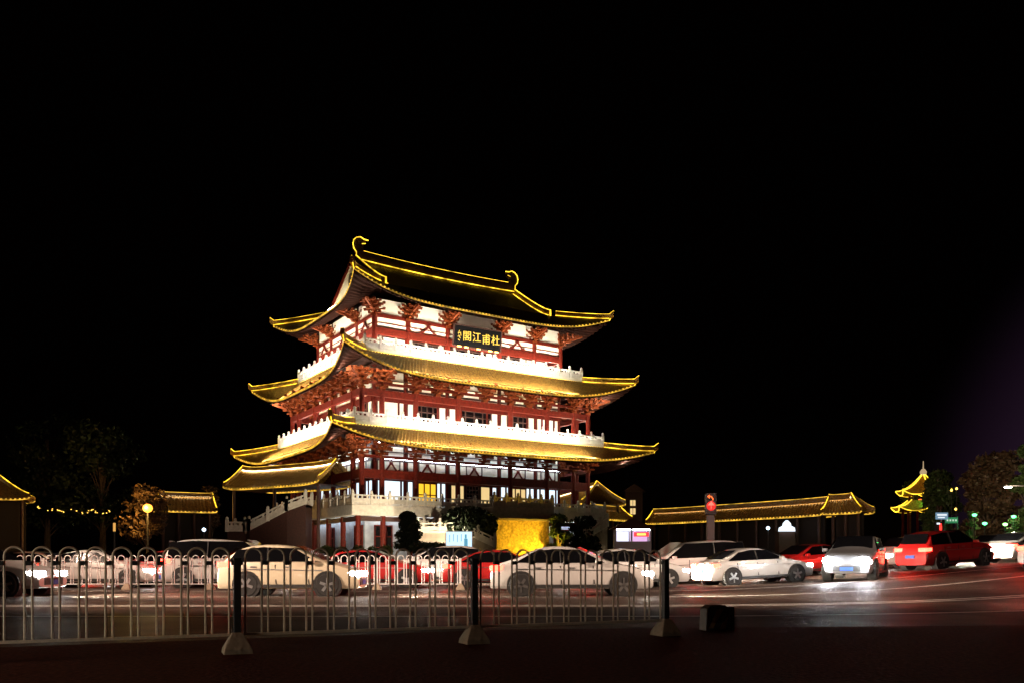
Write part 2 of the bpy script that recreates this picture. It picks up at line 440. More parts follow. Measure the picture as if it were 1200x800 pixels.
ring('beam', pav, 13.4, 9.6, 4.78, .3, .42, DARK)

# ---- LEVEL 1
spec1 = (14.1, 10.32, 12.92, 16.75, 13.25, 10.95, 17.63, 14.17, 12.35)
spec2 = (12.46, 8.76, 19.88, 15.25, 12.0, 17.45, 16.07, 12.89, 19.4)
spec3 = (9.6, 6.5, 27.0, 13.45, 10.05, 24.72, 14.34, 10.89, 26.3)
def tier_roof(spec, inner, name, tile):
    rf = MB().box((0, 0, spec[2]-.1), (2*spec[0]-.3, 2*spec[1]-.3, .16)).build(name, DARK, pav)
    for k in range(4):
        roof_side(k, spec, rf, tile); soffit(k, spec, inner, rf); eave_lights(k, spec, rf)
    hips(spec, rf)
    return rf
rf1 = tier_roof(spec1, (12.7, 9.0), 'lower_roof', TILE)
rf2 = tier_roof(spec2, (12.7, 9.0), 'middle_roof', TILE)
level(pav, US2, VS2, 5.98, [(8.45, 9.25, .30), (10.30, 10.55, .26)], (10.3, 1.95, 2.0), 12.4, 2, 1)
# inner wall of level 1
AI, BI = 10.9, 7.2
def inner_wall(z0, z1, a, b, mt, name='inner_wall'):
    m = MB(); m.box((0, 0, (z0+z1)/2), (2*a, 2*b, z1-z0)); return m.build(name, mt, pav)
iw1 = inner_wall(5.98, 12.5, 10.75, 7.05, DARK)
for k in range(4):
    O = (7.05, 10.75)[k % 2]
    ss = ((-10.6, -7.5, -3.0, 3.0, 7.5, 10.6), (-6.9, -2.4, 2.4, 6.9))[k % 2]
    for i in range(len(ss)-1):
        s0, s1 = ss[i]+.28, ss[i+1]-.28; mid = (i == (len(ss)-2)//2)
        # upper white panel with struts
        panel(k, s0, s1, O+.05, 9.3, 10.35, .08, 'wall_panel', PLASTER, iw1)
        panel(k, s0, s1, O+.05, 10.65, 11.7, .08, 'wall_panel', PLASTER, iw1)
        st = strut_mesh(iw1, 1.5, .95, RED); p = sd(k, (s0+s1)/2, O+.16); st.location = (p[0], p[1], 9.32); st.rotation_euler = (0, 0, side_rot(k))
        if k % 2 == 0 and i in (0, len(ss)-2): panel(k, s0, s1, O+.05, 6.2, 8.5, .08, 'lit_panel', PANE_W, iw1)
        elif mid and k == 0:
            for (q0, q1, mm, nx) in ((-2.7, -1.1, PANE_A, 2), (-.95, .55, GLASS_D, 4), (.7, 1.9, PANE_A, 1), (2.05, 2.7, PANE_W, 1)):
                window(k, q0, q1, O+.10, 6.05, 8.5, iw1, mm, nx, 1 if mm is not GLASS_D else 6)
        elif k % 2 == 0:
            panel(k, s0, s0+.8, O+.05, 6.2, 8.5, .08, 'lit_panel', PANE_W, iw1)
            panel(k, s1-.8, s1, O+.05, 6.2, 8.5, .08, 'lit_panel', PANE_W, iw1)
            window(k, s0+.95, s1-.95, O+.10, 6.2, 8.5, iw1, PANE_Y if i == 1 else PANE_A, 3, 2, RED)
        else:
            panel(k, s0, s0+1.1, O+.05, 6.2, 8.5, .08, 'lit_panel', PANE_W, iw1)
            panel(k, s1-1.1, s1, O+.05, 6.2, 8.5, .08, 'lit_panel', PANE_W, iw1)
            window(k, s0+1.3, s1-1.3, O+.10, 6.2, 8.5, iw1, GLASS_D, 3, 3, RED)
    A = (10.6, 6.9)[k % 2]
    m = MB(); p = sd(k, 0, O+.10); m.box((p[0], p[1], 8.85), ((2*A, .2, .7) if k % 2 == 0 else (.2, 2*A, .7))); m.build('beam', RED, iw1)
    strip_side('wall_light_strip', iw1, k, A, O+.55, 11.95, .035, COOL_W)
    strip_side('beam_light_strip', iw1, k, A-.4, O+.42, 10.5, .025, COOL_W)
columns((-10.6, -7.5, -3.0, 3.0, 7.5, 10.6), (-6.9, -2.4, 2.4, 6.9), 5.98, 12.2, .22, iw1)

# ---- BALCONY 2 + LEVEL 2
def wash(parent, k, A, O, z, d, wpm, c):
    # one-sided linear wash lamp; d = (0, outward, up) direction in the side's own frame
    p = sd(k, 0, O); M = Matrix.Rotation(side_rot(k), 3, 'Z'); d = (M @ Vector((0, -d[1], d[2]))).normalized()
    xa = M @ Vector((1, 0, 0)); za = -d; ya = za.cross(xa)
    o = lamp('AREA', 'wash_light', (p[0], p[1], z), wpm*2*A, c, parent, 2*A, sx=.05)
    o.rotation_euler = Matrix((xa, ya, za)).transposed().to_euler()
def flood_side(parent, k, z):
    # linear flood lamps along the eave, turned inward to wash the tiles and the balcony
    sp = spec1 if z < 15 else spec2
    O = (sp[4], sp[3])[k % 2]-.35; A = (sp[3], sp[4])[k % 2]-1.5; zz = sp[5]+.42
    p = sd(k, 0, O); M = Matrix.Rotation(side_rot(k), 3, 'Z')
    MB().box((p[0], p[1], zz-.07), (2*A, .08, .05), M).build('flood_bar', POST, parent)
    q = sd(k, 0, O-3.2); d = Vector((q[0]-p[0], q[1]-p[1], z+.9-zz)).normalized()
    xa = M @ Vector((1, 0, 0)); za = -d; ya = za.cross(xa)
    o = lamp('AREA', 'flood_light', (p[0], p[1], zz), 115*2*A, (1, .87, .66), parent, 2*A, sx=.05)
    o.rotation_euler = Matrix((xa, ya, za)).transposed().to_euler()
b2 = slab(14.08, 10.3, 12.94, 13.26, pav, STONE_W, 'balcony_slab')
b3 = slab(12.44, 8.74, 19.90, 20.22, pav, STONE_W, 'balcony_slab')
for (bb, a, b, z) in ((b2, 14.0, 10.22, 12.94), (b3, 12.36, 8.66, 19.90)):
    for k in range(4):
        A, O = ((a, b), (b, a))[k % 2]
        balustrade(k, A, O, z, bb, STONE_W, 1.55)
        flood_side(bb, k, z)
        strip_side('roof_light_strip', bb, k, A+.2, O+.16, z+.02, .03, GOLD_S)
        strip_side('floor_light_strip', bb, k, A-1.2, O-.55, z+.38, .03, COOL_W)
        wash(bb, k, A-1.4, O-.32, z+.42, (0, -1.0, 1.7), 80 if z < 15 else 135, (1, .86, .66))
level(pav, US2, VS2, 13.2, [(15.85, 16.45, .32), (16.95, 17.15, .24)], (16.45, 1.75, 1.9), 19, 2, 2)
iw2 = inner_wall(13.2, 19.4, 10.75, 7.05, DARK)
for k in range(4):
    O = (7.05, 10.75)[k % 2]
    ss = ((-10.6, -7.5, -3.0, 3.0, 7.5, 10.6), (-6.9, -2.4, 2.4, 6.9))[k % 2]
    for i in range(len(ss)-1):
        s0, s1 = ss[i]+.26, ss[i+1]-.26
        panel(k, s0, s1, O+.05, 16.5, 16.95, .08, 'wall_panel', PLASTER, iw2)
        panel(k, s0, s1, O+.05, 17.2, 18.7, .08, 'wall_panel', PLASTER, iw2)
        if k % 2 == 0 and i in (0, len(ss)-2): panel(k, s0, s1, O+.05, 13.4, 15.9, .08, 'wall_panel', PLASTER, iw2)
        else:
            panel(k, s0, s0+.6, O+.05, 13.4, 15.9, .08, 'wall_panel', PLASTER, iw2)
            panel(k, s1-.6, s1, O+.05, 13.4, 15.9, .08, 'wall_panel', PLASTER, iw2)
            window(k, s0+.7, s1-.7, O+.10, 13.4, 15.9, iw2, GLASS_D, 4, 4, DARK)
    A = (10.6, 6.9)[k % 2]
    m = MB(); p = sd(k, 0, O+.12); m.box((p[0], p[1], 16.15), ((2*A, .2, .6) if k % 2 == 0 else (.2, 2*A, .6))); m.build('beam', RED, iw2)
columns((-10.6, -7.5, -3.0, 3.0, 7.5, 10.6), (-6.9, -2.4, 2.4, 6.9), 13.2, 19.2, .22, iw2)

for (iw, rows_, zlo, zhi) in ((iw1, ((9.24, .10), (10.40, .12), (11.2, .09)), 6.2, 8.5), (iw2, ((14.75, .08), (17.85, .10)), 13.4, 15.9)):
    for k in (0, 1, 3):
        O = (7.05, 10.75)[k % 2]; A = (10.6, 6.9)[k % 2]
        for z, h in rows_:
            if z < 15 and iw is iw2: continue
            m = MB(); p = sd(k, 0, O+.14); m.box((p[0], p[1], z), ((2*A, .07, h) if k % 2 == 0 else (.07, 2*A, h))); m.build('rail', DARK, iw)
        ss = ((-10.6, -7.5, -3.0, 3.0, 7.5, 10.6), (-6.9, -2.4, 2.4, 6.9))[k % 2]
        for a_, b_ in zip(ss, ss[1:]):
            for q_ in ((.25, .75) if iw is iw2 else (.17, .83)):
                c_ = a_+(b_-a_)*q_; panel(k, c_-.09, c_+.09, O+.13, zlo, zhi+.1, .08, 'stud', RED, iw)
            c_ = (a_+b_)/2
            for d_ in (-.9, .9): panel(k, c_+d_-.05, c_+d_+.05, O+.13, zhi+.8, zhi+1.9 if iw is iw1 else zhi+1.0, .06, 'stud', DARK, iw)

# ---- LEVEL 3
rf3 = MB().box((0, 0, 26.75), (18.6, 12.6, .16)).build('top_roof', DARK, pav)
for k in range(4):
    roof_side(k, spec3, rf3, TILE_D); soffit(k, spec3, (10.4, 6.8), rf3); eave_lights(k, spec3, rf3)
hips(spec3, rf3, t0=.12)
# upper gabled part
AG, ZR, AO = 9.5, 31.0, 10.15
def upz(t): return 27.0 + (ZR-27.0)*(t**1.12)
for sg in (-1, 1):
    m = MB(); n = int(2*AO/.34)*4; rows = []
    for i in range(n+1):
        x = -AO + 2*AO*i/n; h = (0, .02, .10, .10)[i % 4]
        rows.append([(x, sg*6.5*(1-t), upz(t)+h) for t in frange(0, 1, 8)])
    m.grid(rows); m.build('tiled_slope', TILE_D, rf3)
for sg in (-1, 1):
    poly = [(-6.0, 27.05)] + [(-6.5*(1-t)+.25, upz(t)-.1) for t in frange(0.05, .97, 8)] + [(6.5*(1-t)-.25, upz(t)-.1) for t in frange(.97, 0.05, 8)] + [(6.0, 27.05)]
    M = Matrix.Translation((sg*(AO-.22), 0, 0)) @ Matrix.Rotation(R(90), 4, 'Z')
    gp = MB().prism(poly, M, .2).build('gable_panel', PLASTER, rf3)
    # barge boards
    m = MB(); P = [Vector((sg*(AO+.0), -6.5*(1-t), upz(t)-.25)) for t in frange(0, 1, 8)]
    for a, b in zip(P, P[1:]): m.beam(a, b, .10, .42)
    for a, b in zip(P, P[1:]): m.beam(Vector((a.x, -a.y, a.z)), Vector((b.x, -b.y, b.z)), .10, .42)
    m.build('barge_board', RED, rf3)
    m = MB(); M2 = Matrix.Translation((sg*(AO-.10), 0, 29.0)) @ Matrix.Rotation(R(90), 4, 'Z')
    m.prism([(.55*math.cos(a), .75*math.sin(a)) for a in frange(0, 2*math.pi, 12)[:-1]], M2, .12); m.build('gable_ornament', DARK, gp)
    strip_side('gable_light_strip', gp, 1 if sg > 0 else 3, 4.5, AO+.55, 27.0, .05, WARM)
# vertical gable ridges with light outline
for sx in (-1, 1):
    for sy in (-1, 1):
        P = [Vector((sx*AG, sy*6.6*(1-t), upz(t))) for t in frange(0, 1, 10)]
        P.insert(0, P[0] + Vector((0, sy*.35, -.15)))
        sv = Vector((.17, 0, 0)); m = MB(); hh = .62
        rows = [[p-sv for p in P], [p-sv+Vector((0, 0, hh)) for p in P], [p+sv+Vector((0, 0, hh)) for p in P], [p+sv for p in P]]
        m.grid(rows); m.quad(*[r[0] for r in rows]); gr = m.build('gable_ridge', TILE, rf3)
        n = MB(); n.tube([p+Vector((0, 0, hh+.05)) for p in P], .04, 6)
        n.tube([p+Vector((-sx*.24, 0, .1)) for p in P], .03, 5)
        n.tube([P[0]+Vector((0, sy*.06, hh+.05)), P[0]+Vector((0, sy*.06, 0))], .07, 6)
        n.build('ridge_light_strip', YEL, gr)
# main ridge: slightly sagging, ends raised
def rz_(x): return .22*(abs(x)/AG)**2
m = MB(); XS = frange(-AG, AG, 30)
rows = [[(x, -.22, 30.75+rz_(x)) for x in XS], [(x, -.2, 31.95+rz_(x)) for x in XS], [(x, .2, 31.95+rz_(x)) for x in XS], [(x, .22, 30.75+rz_(x)) for x in XS]]
m.grid(rows); m.quad(*[r[0] for r in rows]); m.quad(*[r[-1] for r in rows][::-1])
mr_ = m.build('main_ridge', TILE_D, rf3)
m = MB(); m.tube([(x, 0, 32.02+rz_(x)) for x in XS], .045, 6)
for y in (-.32, .32): m.tube([(x, y, 31.0+rz_(x)) for x in XS], .045, 6)
m.build('ridge_light_strip', YEL, mr_)
for sx in (-1, 1):   # curled ridge-end ornaments
    # outline curls up and back over the ridge
    OS = .98
    out = [(0, 0), (-.30, .35), (-.38, .8), (-.28, 1.2), (0.02, 1.5), (.45, 1.62), (.85, 1.45), (1.30, 1.42), (1.0, 1.22), (.72, 1.2), (.62, .95), (1.0, 1.05), (.75, .7), (.80, .35), (.9, 0)]
    out = [(a*OS, b*OS) for a, b in out]
    M = Matrix.Translation((sx*(AG+.05), 0, 31.9)) @ Matrix.Scale(-sx, 4, (1, 0, 0)) if sx > 0 else Matrix.Translation((sx*(AG+.05), 0, 31.9))
    oo = MB().prism(out, M, .35).build('ridge_ornament', TILE_D, rf3)
    m = MB(); m.tube([M @ Vector((a, -.2, b)) for a, b in out[:8]], .05, 6); m.tube([M @ Vector((a, -.2, b)) for a, b in (out[10], out[11])], .03, 5)
    m.tube([M @ Vector((0, -.2, 0)), M @ Vector((0, -.2, -.9))], .045, 6)
    m.build('ornament_light_strip', YEL, oo)

level(pav, US3, VS3, 20.2, [(21.98, 22.65, .34), (23.05, 23.13, .22), (23.58, 23.9, .30)], (23.62, 1.35, 1.9), 25, 2, 3)
iw3 = inner_wall(20.2, 24.9, 9.6, 6.0, DARK)
for k in range(4):
    bs, O = bays(k, US3, VS3)
    for i, (s0, s1) in enumerate(bs):
        s0 += .25; s1 -= .25
        panel(k, s0, s1, O+.02, 23.9, 25.3, .08, 'wall_panel', PLASTER, iw3)
        panel(k, s0, s1, O+.04, 22.65, 23.58, .08, 'wall_panel', PLASTER, iw3)
        if (k % 2 == 0 and i in (1, 3)) or k % 2:
            st = strut_mesh(iw3, 1.6, .85, RED); p = sd(k, (s0+s1)/2, O+.14); st.location = (p[0], p[1], 22.68); st.rotation_euler = (0, 0, side_rot(k))
    O -= .9
    ss = ((-9.4, -7.0, -2.8, 2.8, 7.0, 9.4), (-5.8, -3.1, 3.1, 5.8))[k % 2]
    for i in range(len(ss)-1):
        s0, s1 = ss[i]+.1, ss[i+1]-.1
        if i in (0, len(ss)-2):
            panel(k, s0, s1, O-.12, 20.4, 22.1, .08, 'wall_panel', PLASTER, iw3)
            for z in (21.0, 21.55): panel(k, s0, s1, O-.04, z, z+.12, .08, 'rail', DARK, iw3)
        else:
            panel(k, s0, s0+.55, O-.12, 20.4, 22.1, .08, 'wall_panel', PLASTER, iw3)
            panel(k, s1-.55, s1, O-.12, 20.4, 22.1, .08, 'wall_panel', PLASTER, iw3)
            window(k, s0+.65, s1-.65, O-.08, 20.4, 22.1, iw3, GLASS_D, 5, 3, DARK)

# ---- plaque with its four characters
pq = MB().box((0, 0, 0), (5.3, .16, 2.0)).build('plaque', BLACK, pav)
pq.location = (.05, -7.75, 23.0); pq.rotation_euler = (R(8), 0, 0)
m = MB()
for a, b in (((-2.68, 0, -1.0), (2.68, 0, -1.0)), ((-2.68, 0, 1.0), (2.68, 0, 1.0)), ((-2.68, 0, -1.0), (-2.68, 0, 1.0)), ((2.68, 0, -1.0), (2.68, 0, 1.0))): m.beam(a, b, .22, .12)
m.build('plaque_frame', DARK, pq)
def text_obj(txt, size, mt, parent, loc, rot, name='lettering', ext=.02, sx=1.0, bold=.0):
    c = bpy.data.curves.new(name, 'FONT'); c.body = txt; c.size = size; c.align_x = 'CENTER'; c.align_y = 'CENTER'; c.extrude = ext; c.offset = bold
    t = bpy.data.objects.new('tmp', c); col.objects.link(t); bpy.context.view_layer.update()
    me = bpy.data.meshes.new_from_object(t.evaluated_get(bpy.context.evaluated_depsgraph_get()))
    bpy.data.objects.remove(t); o = bpy.data.objects.new(name, me); col.objects.link(o); me.materials.clear(); me.materials.append(mt)
    o.parent = parent; o.location = loc; o.rotation_euler = rot; o.scale = (sx, 1, 1); return o
for i, ch in enumerate('閣江甫杜'):
    text_obj(ch, 1.02, GOLD, pq, (-1.25+i*1.10, -.10, -.05+.05*(i % 2)), (R(90), R(-4), 0))
m = MB()
for a, b in (((-2.15, .45), (-2.25, .1)), ((-2.3, .2), (-2.0, .25)), ((-2.2, 0), (-2.0, -.3)), ((-2.3, -.15), (-2.05, -.1)), ((-2.02, .3), (-1.95, -.05)), ((-2.25, -.4), (-2.05, -.5))):
    m.beam((a[0], -.10, a[1]), (b[0], -.10, b[1]), .04, .055)
m.build('lettering', GOLD, pq)
m = MB()
for x in (-2.2, -1.4, .0, 1.35, 2.1): m.box((x, -.35, -1.08), (.35, .16, .10))
m.build('plaque_light', emit('plaque_light', (1, .6, .12), 9), pq)

# ---- front platform with lit relief wall, stairs
pm = MB().box((1.15, -12.4, 5.45), (6.9, 3.9, 1.06)).build('front_platform', STONE_D, pav, bevel=.03)
def rail_run(P, Q, parent, n, mt=STONE, wall=None):
    """stone balustrade between two points, sloping with them"""
    P, Q = Vector(P), Vector(Q); m = MB()
    m.beam(P+Vector((0, 0, .08)), Q+Vector((0, 0, .08)), .2, .16); m.beam(P+Vector((0, 0, .82)), Q+Vector((0, 0, .82)), .17, .12)
    m.beam(P+Vector((0, 0, .36)), Q+Vector((0, 0, .36)), .09, .42)
    k = n*2
    for i in range(k): c = P.lerp(Q, (i+.5)/k); m.box(c+Vector((0, 0, .65)), (.16, .12, .3))
    b = m.build('balustrade', mt, parent)
    for i in range(n+1):
        c = P.lerp(Q, i/n); q = MB(); q.box(c+Vector((0, 0, .52)), (.26, .26, 1.1)); q.lathe(c+Vector((0, 0, 1.07)), [(.1, 0), (.14, .08), (.12, .2), (.03, .28)], 8)
        q.build('baluster_post', mt, b)
    return b
rail_run((-2.1, -14.25, 6.0), (4.45, -14.25, 6.0), pm, 5, STONE_D)
rail_run((4.45, -14.2, 6.0), (4.45, -10.6, 6.0), pm, 2, STONE_D)
# relief wall with rough carved rock, lit by a flood lamp at its foot
rel = MB(); NX, NZ = 70, 30; random.seed(3)
bumps = [(random.uniform(0, 1), random.uniform(0, 1), random.uniform(.03, .09), random.uniform(-.12, .3)) for _ in range(150)]
rows = []
for i in range(NX+1):
    r_ = []
    for j in range(NZ+1):
        s, t = i/NX, j/NZ; d = 0
        for (bx, bz, br, bh) in bumps:
            q = ((s-bx)**2*4+(t-bz)**2*.8)/(br*br)
            if q < 4: d += bh*math.exp(-q)
        if i in (0, NX) or j in (0, NZ): d = 0
        r_.append((-2.1+6.0*s, -14.42-max(-.1, d*.22)+.15*math.sin(s*9+t*3)*.4, .4+4.35*t))
    rows.append(r_)
rel.grid(rows); rw = rel.build('relief_wall', mat('ochre_rock', (.55, .38, .10), .8, noise=.45, scale=5, bump=.8), pav)
bk = MB().box((.9, -12.4, 2.45), (6.0, 3.6, 4.6)).build('wall_core', STONE_D, pav)
MB().box((.9, -14.4, 4.83), (6.3, 1.7, .16)).build('cornice', STONE_D, pav)

# ------------------------------------------------------------------ generic tiled roof building (corridor / gate)
def tiled_hall(name, P0, P1, ze, half, rise, label, cat, group=None, ins=(0, 0), flare=.08, wall=True, wall_h=None, posts=4, col_m=DARK, tile=TILE, glow=7, groundz=0.3):
    P0 = Vector((P0[0], P0[1], 0)); P1 = Vector((P1[0], P1[1], 0)); L = (P1-P0).length; d = (P1-P0)/L
    root = empty(name, (P0.x, P0.y, 0), math.atan2(d.y, d.x), label, cat, group)   # local x along the eave, local +y away
    rf = MB().box((L/2, half, ze+.05), (L-.8, 2*half-.9, .14)).build('roof', DARK, root)
    def pt(s, t, sg, dz=0):
        fl = flare*(abs(2*s-1)**6)
        y = half - sg*half*t; z = ze + rise*(1-t)**1.25 + fl
        x = s*L; x += (1-t)*L*(ins[0]*(1-s) - ins[1]*s)
        return Vector((x, y, z+dz))
    for sg in (1, -1):
        n = max(8, int(L/.36))*4; m = MB()
        m.grid([[pt(i/n, t, sg, (0, .02, .1, .1)[i % 4]) for t in frange(0, 1, 6)] for i in range(n+1)])
        m.grid([[pt(i/n, 1, sg, (0, .02, .1, .1)[i % 4]) for i in range(n+1)], [pt(i/n, 1, sg, -.15) for i in range(n+1)]])
        m.build('tiled_slope', tile, rf)
        nn = int(L/.4); m = MB()
        for i in range(nn+1): m.box(pt(i/nn, 1, sg, .02), (.16, .06, .09))
        m.tube([pt(i/40, 1, sg, -.08) for i in range(41)], .03, 5); m.build('eave_light_strip', YEL_S, rf)
    m = MB(); top = [pt(i/40, 0, 1, .45) for i in range(41)]
    a = Vector((0, .16, 0)); b = Vector((0, 0, .5))
    m.grid([[p-a-b for p in top], [p-a for p in top], [p+a for p in top], [p+a-b for p in top]]); rd = m.build('ridge', tile, rf)
    m = MB(); m.tube([p+Vector((0, 0, .04)) for p in top], .03, 5)
    m.build('ridge_light_strip', YEL_S, rd)
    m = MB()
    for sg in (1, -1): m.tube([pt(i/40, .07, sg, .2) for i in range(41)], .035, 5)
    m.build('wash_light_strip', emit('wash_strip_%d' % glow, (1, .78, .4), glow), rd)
    for s in (0, 1):
        m = MB()
        for sg in (1, -1):
            Q = [pt(s, t, sg, .1) for t in frange(0, 1, 8)]; sv = Vector((.13, 0, 0)); hz = Vector((0, 0, .35))
            m.grid([[p-sv for p in Q], [p-sv+hz for p in Q], [p+sv+hz for p in Q], [p+sv for p in Q]])
        ve = m.build('gable_ridge', tile, rf); n = MB()
        for sg in (1, -1): n.tube([pt(s, t, sg, .5) for t in frange(0, 1, 8)], .035, 5)
        n.build('ridge_light_strip', YEL, ve)
    # walls / posts
    z0 = groundz
    if wall: MB().box((L/2, half*1.25, (z0+ze)/2), (L-1.2, .25, ze-z0)).build('wall', SHAD, root)
    c0 = None
    for i in range(posts):
        x = .7+(L-1.4)*i/(posts-1)
        if c0 is None: c0 = MB().cyl((0, 0, z0), .16, ze-z0+.1, 10).build('column', DARK, root); c0.location = (x, .7, 0)
        else: dup(c0, root, (x, .7, 0))
    return root
def PXY(px, Y): return (X(px, Y), Y)
tiled_hall('covered_landing', PXY(262, 84.5), PXY(373, 77.5), 8.1, 2.4, 1.9, 'dark covered stair landing with glowing tiled roof, joined to the left of the pavilion', 'covered walkway', posts=3, groundz=.3, flare=.3, glow=20, wall=False)
tiled_hall('gate_hall', PXY(184, 94), PXY(254, 97), 6.6, 1.8, 1.8, 'short yellow-outlined tiled roof between the globe lamp and the pavilion', 'gatehouse', posts=4, glow=16, ins=(.06, .03))
tiled_hall('side_hall', PXY(-95, 84), PXY(34, 88), 7.4, 3.0, 2.3, 'yellow-outlined roof corner cut off by the left edge of the picture', 'hall', flare=.2, glow=12, ins=(.1, .34))
tiled_hall('long_corridor', PXY(757, 103), PXY(962, 83), 5.5, 1.3, 1.35, 'long low corridor with yellow-outlined tiled roof behind the traffic light', 'corridor', posts=10, glow=14)
tiled_hall('end_hall', PXY(964, 82.8), PXY(1009, 79.5), 5.6, 1.1, 1.45, 'short hall with hipped glowing roof at the right end of the long corridor', 'hall', posts=3, glow=14, ins=(0, .42))
tiled_hall('rear_hall', PXY(733, 96.5), PXY(672, 118), 7.4, 2.6, 2.4, 'small glowing roof sloping down behind the right end of the terrace', 'hall', posts=3, flare=.1, glow=8, ins=(.12, 0))
tiled_hall('low_hall', PXY(706, 92), PXY(741, 97), 5.6, 1.6, 1.2, 'low tiled roof just above the lit kiosk', 'hall', posts=3, glow=4)

# ------------------------------------------------------------------ stairs (beside the pavilion)
ca, sa = math.cos(R(90)-TH), math.sin(R(90)-TH)
def loc2w(u, v, z): return Vector((C0[0]+u*ca-v*sa, C0[1]+u*sa+v*ca, z))
def stair(name, pts, label, n_steps=14, wallm=STONE_D):
    """pts: list of (px, py, Y) of the rail foot; builds wall, balustrades and treads behind them"""
    P = [Vector((X(px, Y), Y, Z(py, Y))) for px, py, Y in pts]
    root = empty(name, (P[0].x, P[0].y, 0), 0, label, 'staircase')
    off = Vector((P[0].x, P[0].y, 0)); P = [p-off for p in P]; back = Vector((0, 2.4, 0))
    m = MB()
    for a, b in zip(P, P[1:]):
        for z in (0,):
            m.quad((a.x, a.y+.1, .2), (b.x, b.y+.1, .2), (b.x, b.y+.1, b.z), (a.x, a.y+.1, a.z))
            m.quad((a.x, a.y+2.5, .2), (b.x, b.y+2.5, .2), (b.x, b.y+2.5, b.z), (a.x, a.y+2.5, a.z))
    for p in (P[0], P[-1]): m.quad((p.x, p.y+.1, .2), (p.x, p.y+2.5, .2), (p.x, p.y+2.5, p.z), (p.x, p.y+.1, p.z))
    m.build('side_wall', wallm, root)
    m = MB()
    for a, b in zip(P, P[1:]):
        n = n_steps if abs(a.z-b.z) > .5 else 1
        for i in range(n):
            c = a.lerp(b, (i+.5)/n); m.box(c+Vector((0, 1.3, -.12)), (abs(b.x-a.x)/n, 2.3, .2))
    m.build('step', STONE_D, root)
    for a, b in zip(P, P[1:]):
        k = max(1, round((b-a).length/1.6)); rail_run(a, b, root, k); rail_run(a+back, b+back, root, k)
    return root
stair('left_staircase', [(266, 622, 77), (287, 622, 77), (292, 621, 76.5), (336, 598, 76), (358, 590, 76)], 'stone stairs with carved balustrade climbing right to the covered landing', wallm=DARK)  # dark wall colour stands in for the shade under the stairs
stair('upper_staircase', [(497, 622, 76), (556, 599, 77.5)], 'upper flight of stone stairs rising right behind the dark round bush')
stair('lower_staircase', [(490, 624, 74), (541, 623, 74), (580, 641, 73.5)], 'stone landing with stairs going down right behind the white lightbox sign')
stair('right_staircase', [(685, 632, 80), (712, 616, 84)], 'short stone stair rail beside the kiosk, under the right end of the terrace', 8)

# ------------------------------------------------------------------ plants
def crown(n, clumps, size, flat=.8, seed=1):
    rnd = random.Random(seed); m = MB()
    for _ in range(n):
        c, rx, ry, rz = rnd.choice(clumps)
        v = Vector((rnd.gauss(0, 1), rnd.gauss(0, 1), rnd.gauss(0, 1))).normalized()*(rnd.random()**.35)
        p = Vector(c)+Vector((v.x*rx, v.y*ry, v.z*rz))
        a = Vector((rnd.gauss(0, 1), rnd.gauss(0, 1), rnd.gauss(0, 1)*flat)).normalized(); b = a.cross(Vector((rnd.gauss(0, 1), rnd.gauss(0, 1), rnd.gauss(0, 1)))).normalized()
        s = size*rnd.uniform(.6, 1.4)
        m.quad(p-a*s, p+b*s*.55, p+a*s, p-b*s*.55)
    return m
def tree(name, px, Y, top_py, wpx, label, leaf=LEAF, n=3500, seed=1, z0=.3, group=None, size=.28, low=.3):
    x = X(px, Y); H = Z(top_py, Y)-z0; W = wpx/F*Y/2; rnd = random.Random(seed)
    root = empty(name, (x, Y, z0), rnd.uniform(0, 6), label, 'tree', group)
    tr = MB(); tr.tube([(0, 0, -.2), (.1, .05, H*.25), (-.05, .1, H*.5), (.1, 0, H*.85)], [.05*H*.5, .035*H*.5, .025*H*.5, .01*H], 8)
    clumps = []
    for i in range(22):
        zz = rnd.uniform(low, .93)*H; rr = W*(1-abs(zz/H-.5)*1.2)*rnd.uniform(.3, .9); a = rnd.uniform(0, 6.3)
        c = (rr*math.cos(a), rr*math.sin(a), zz); q = rnd.uniform(.26, .46)*W
        clumps.append((c, q*1.2, q*1.2, q*.8)); tr.tube([(0, 0, zz*.6), (c[0]*.5, c[1]*.5, zz*.85), c], [.09, .06, .02], 5)
    tr.build('trunk', BARK, root); crown(n, clumps, size, seed=seed).build('crown', leaf, root); return root
for i, (px, Y, py, wpx, lb) in enumerate(((55, 112, 488, 100, 'tall dim tree behind the left roofs, nearest the left edge'),
        (120, 104, 478, 100, 'tallest dim tree at the left, above the string of small lights'),
        (20, 125, 505, 90, 'dim tree rising behind the cut-off roof at the left edge'))):
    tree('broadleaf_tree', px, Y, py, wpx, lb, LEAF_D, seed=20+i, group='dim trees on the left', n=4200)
tree('lamp_lit_tree', 172, 92, 568, 58, 'small tree lit golden by the globe lamp', LEAF_R, seed=31, n=2600, size=.22, low=.35)
tree('russet_tree', 247, 99, 564, 24, 'small red-leaved tree at the right end of the short roof', MATS['leaf_russet'], seed=32, n=900, size=.2, low=.5)
for i, (px, Y, py, wpx, lb, lf) in enumerate(((1158, 78, 524, 84, 'large brownish tree lit by the street lamp at the right', LEAF_R),
        (1099, 88, 549, 50, 'dark tree between the small pagoda and the large brown tree', LEAF),
        (1204, 74, 512, 36, 'tall dark tree cut off by the right edge', LEAF))):
    tree('broadleaf_tree', px, Y, py, wpx, lb, lf, seed=40+i, group='trees on the right', n=9000, size=.24, low=.1, z0=1.2)
tree('green_lit_tree', 1141, 68, 596, 16, 'small tree washed in green light beside the dark posts', LEAF, seed=50, n=700, size=.16, z0=1.2, low=.2)
tree('green_lit_shrub', 1188, 66, 598, 14, 'small bright green shrub under the street lamp', LEAF, seed=51, n=500, size=.14, z0=1.2, low=.2)
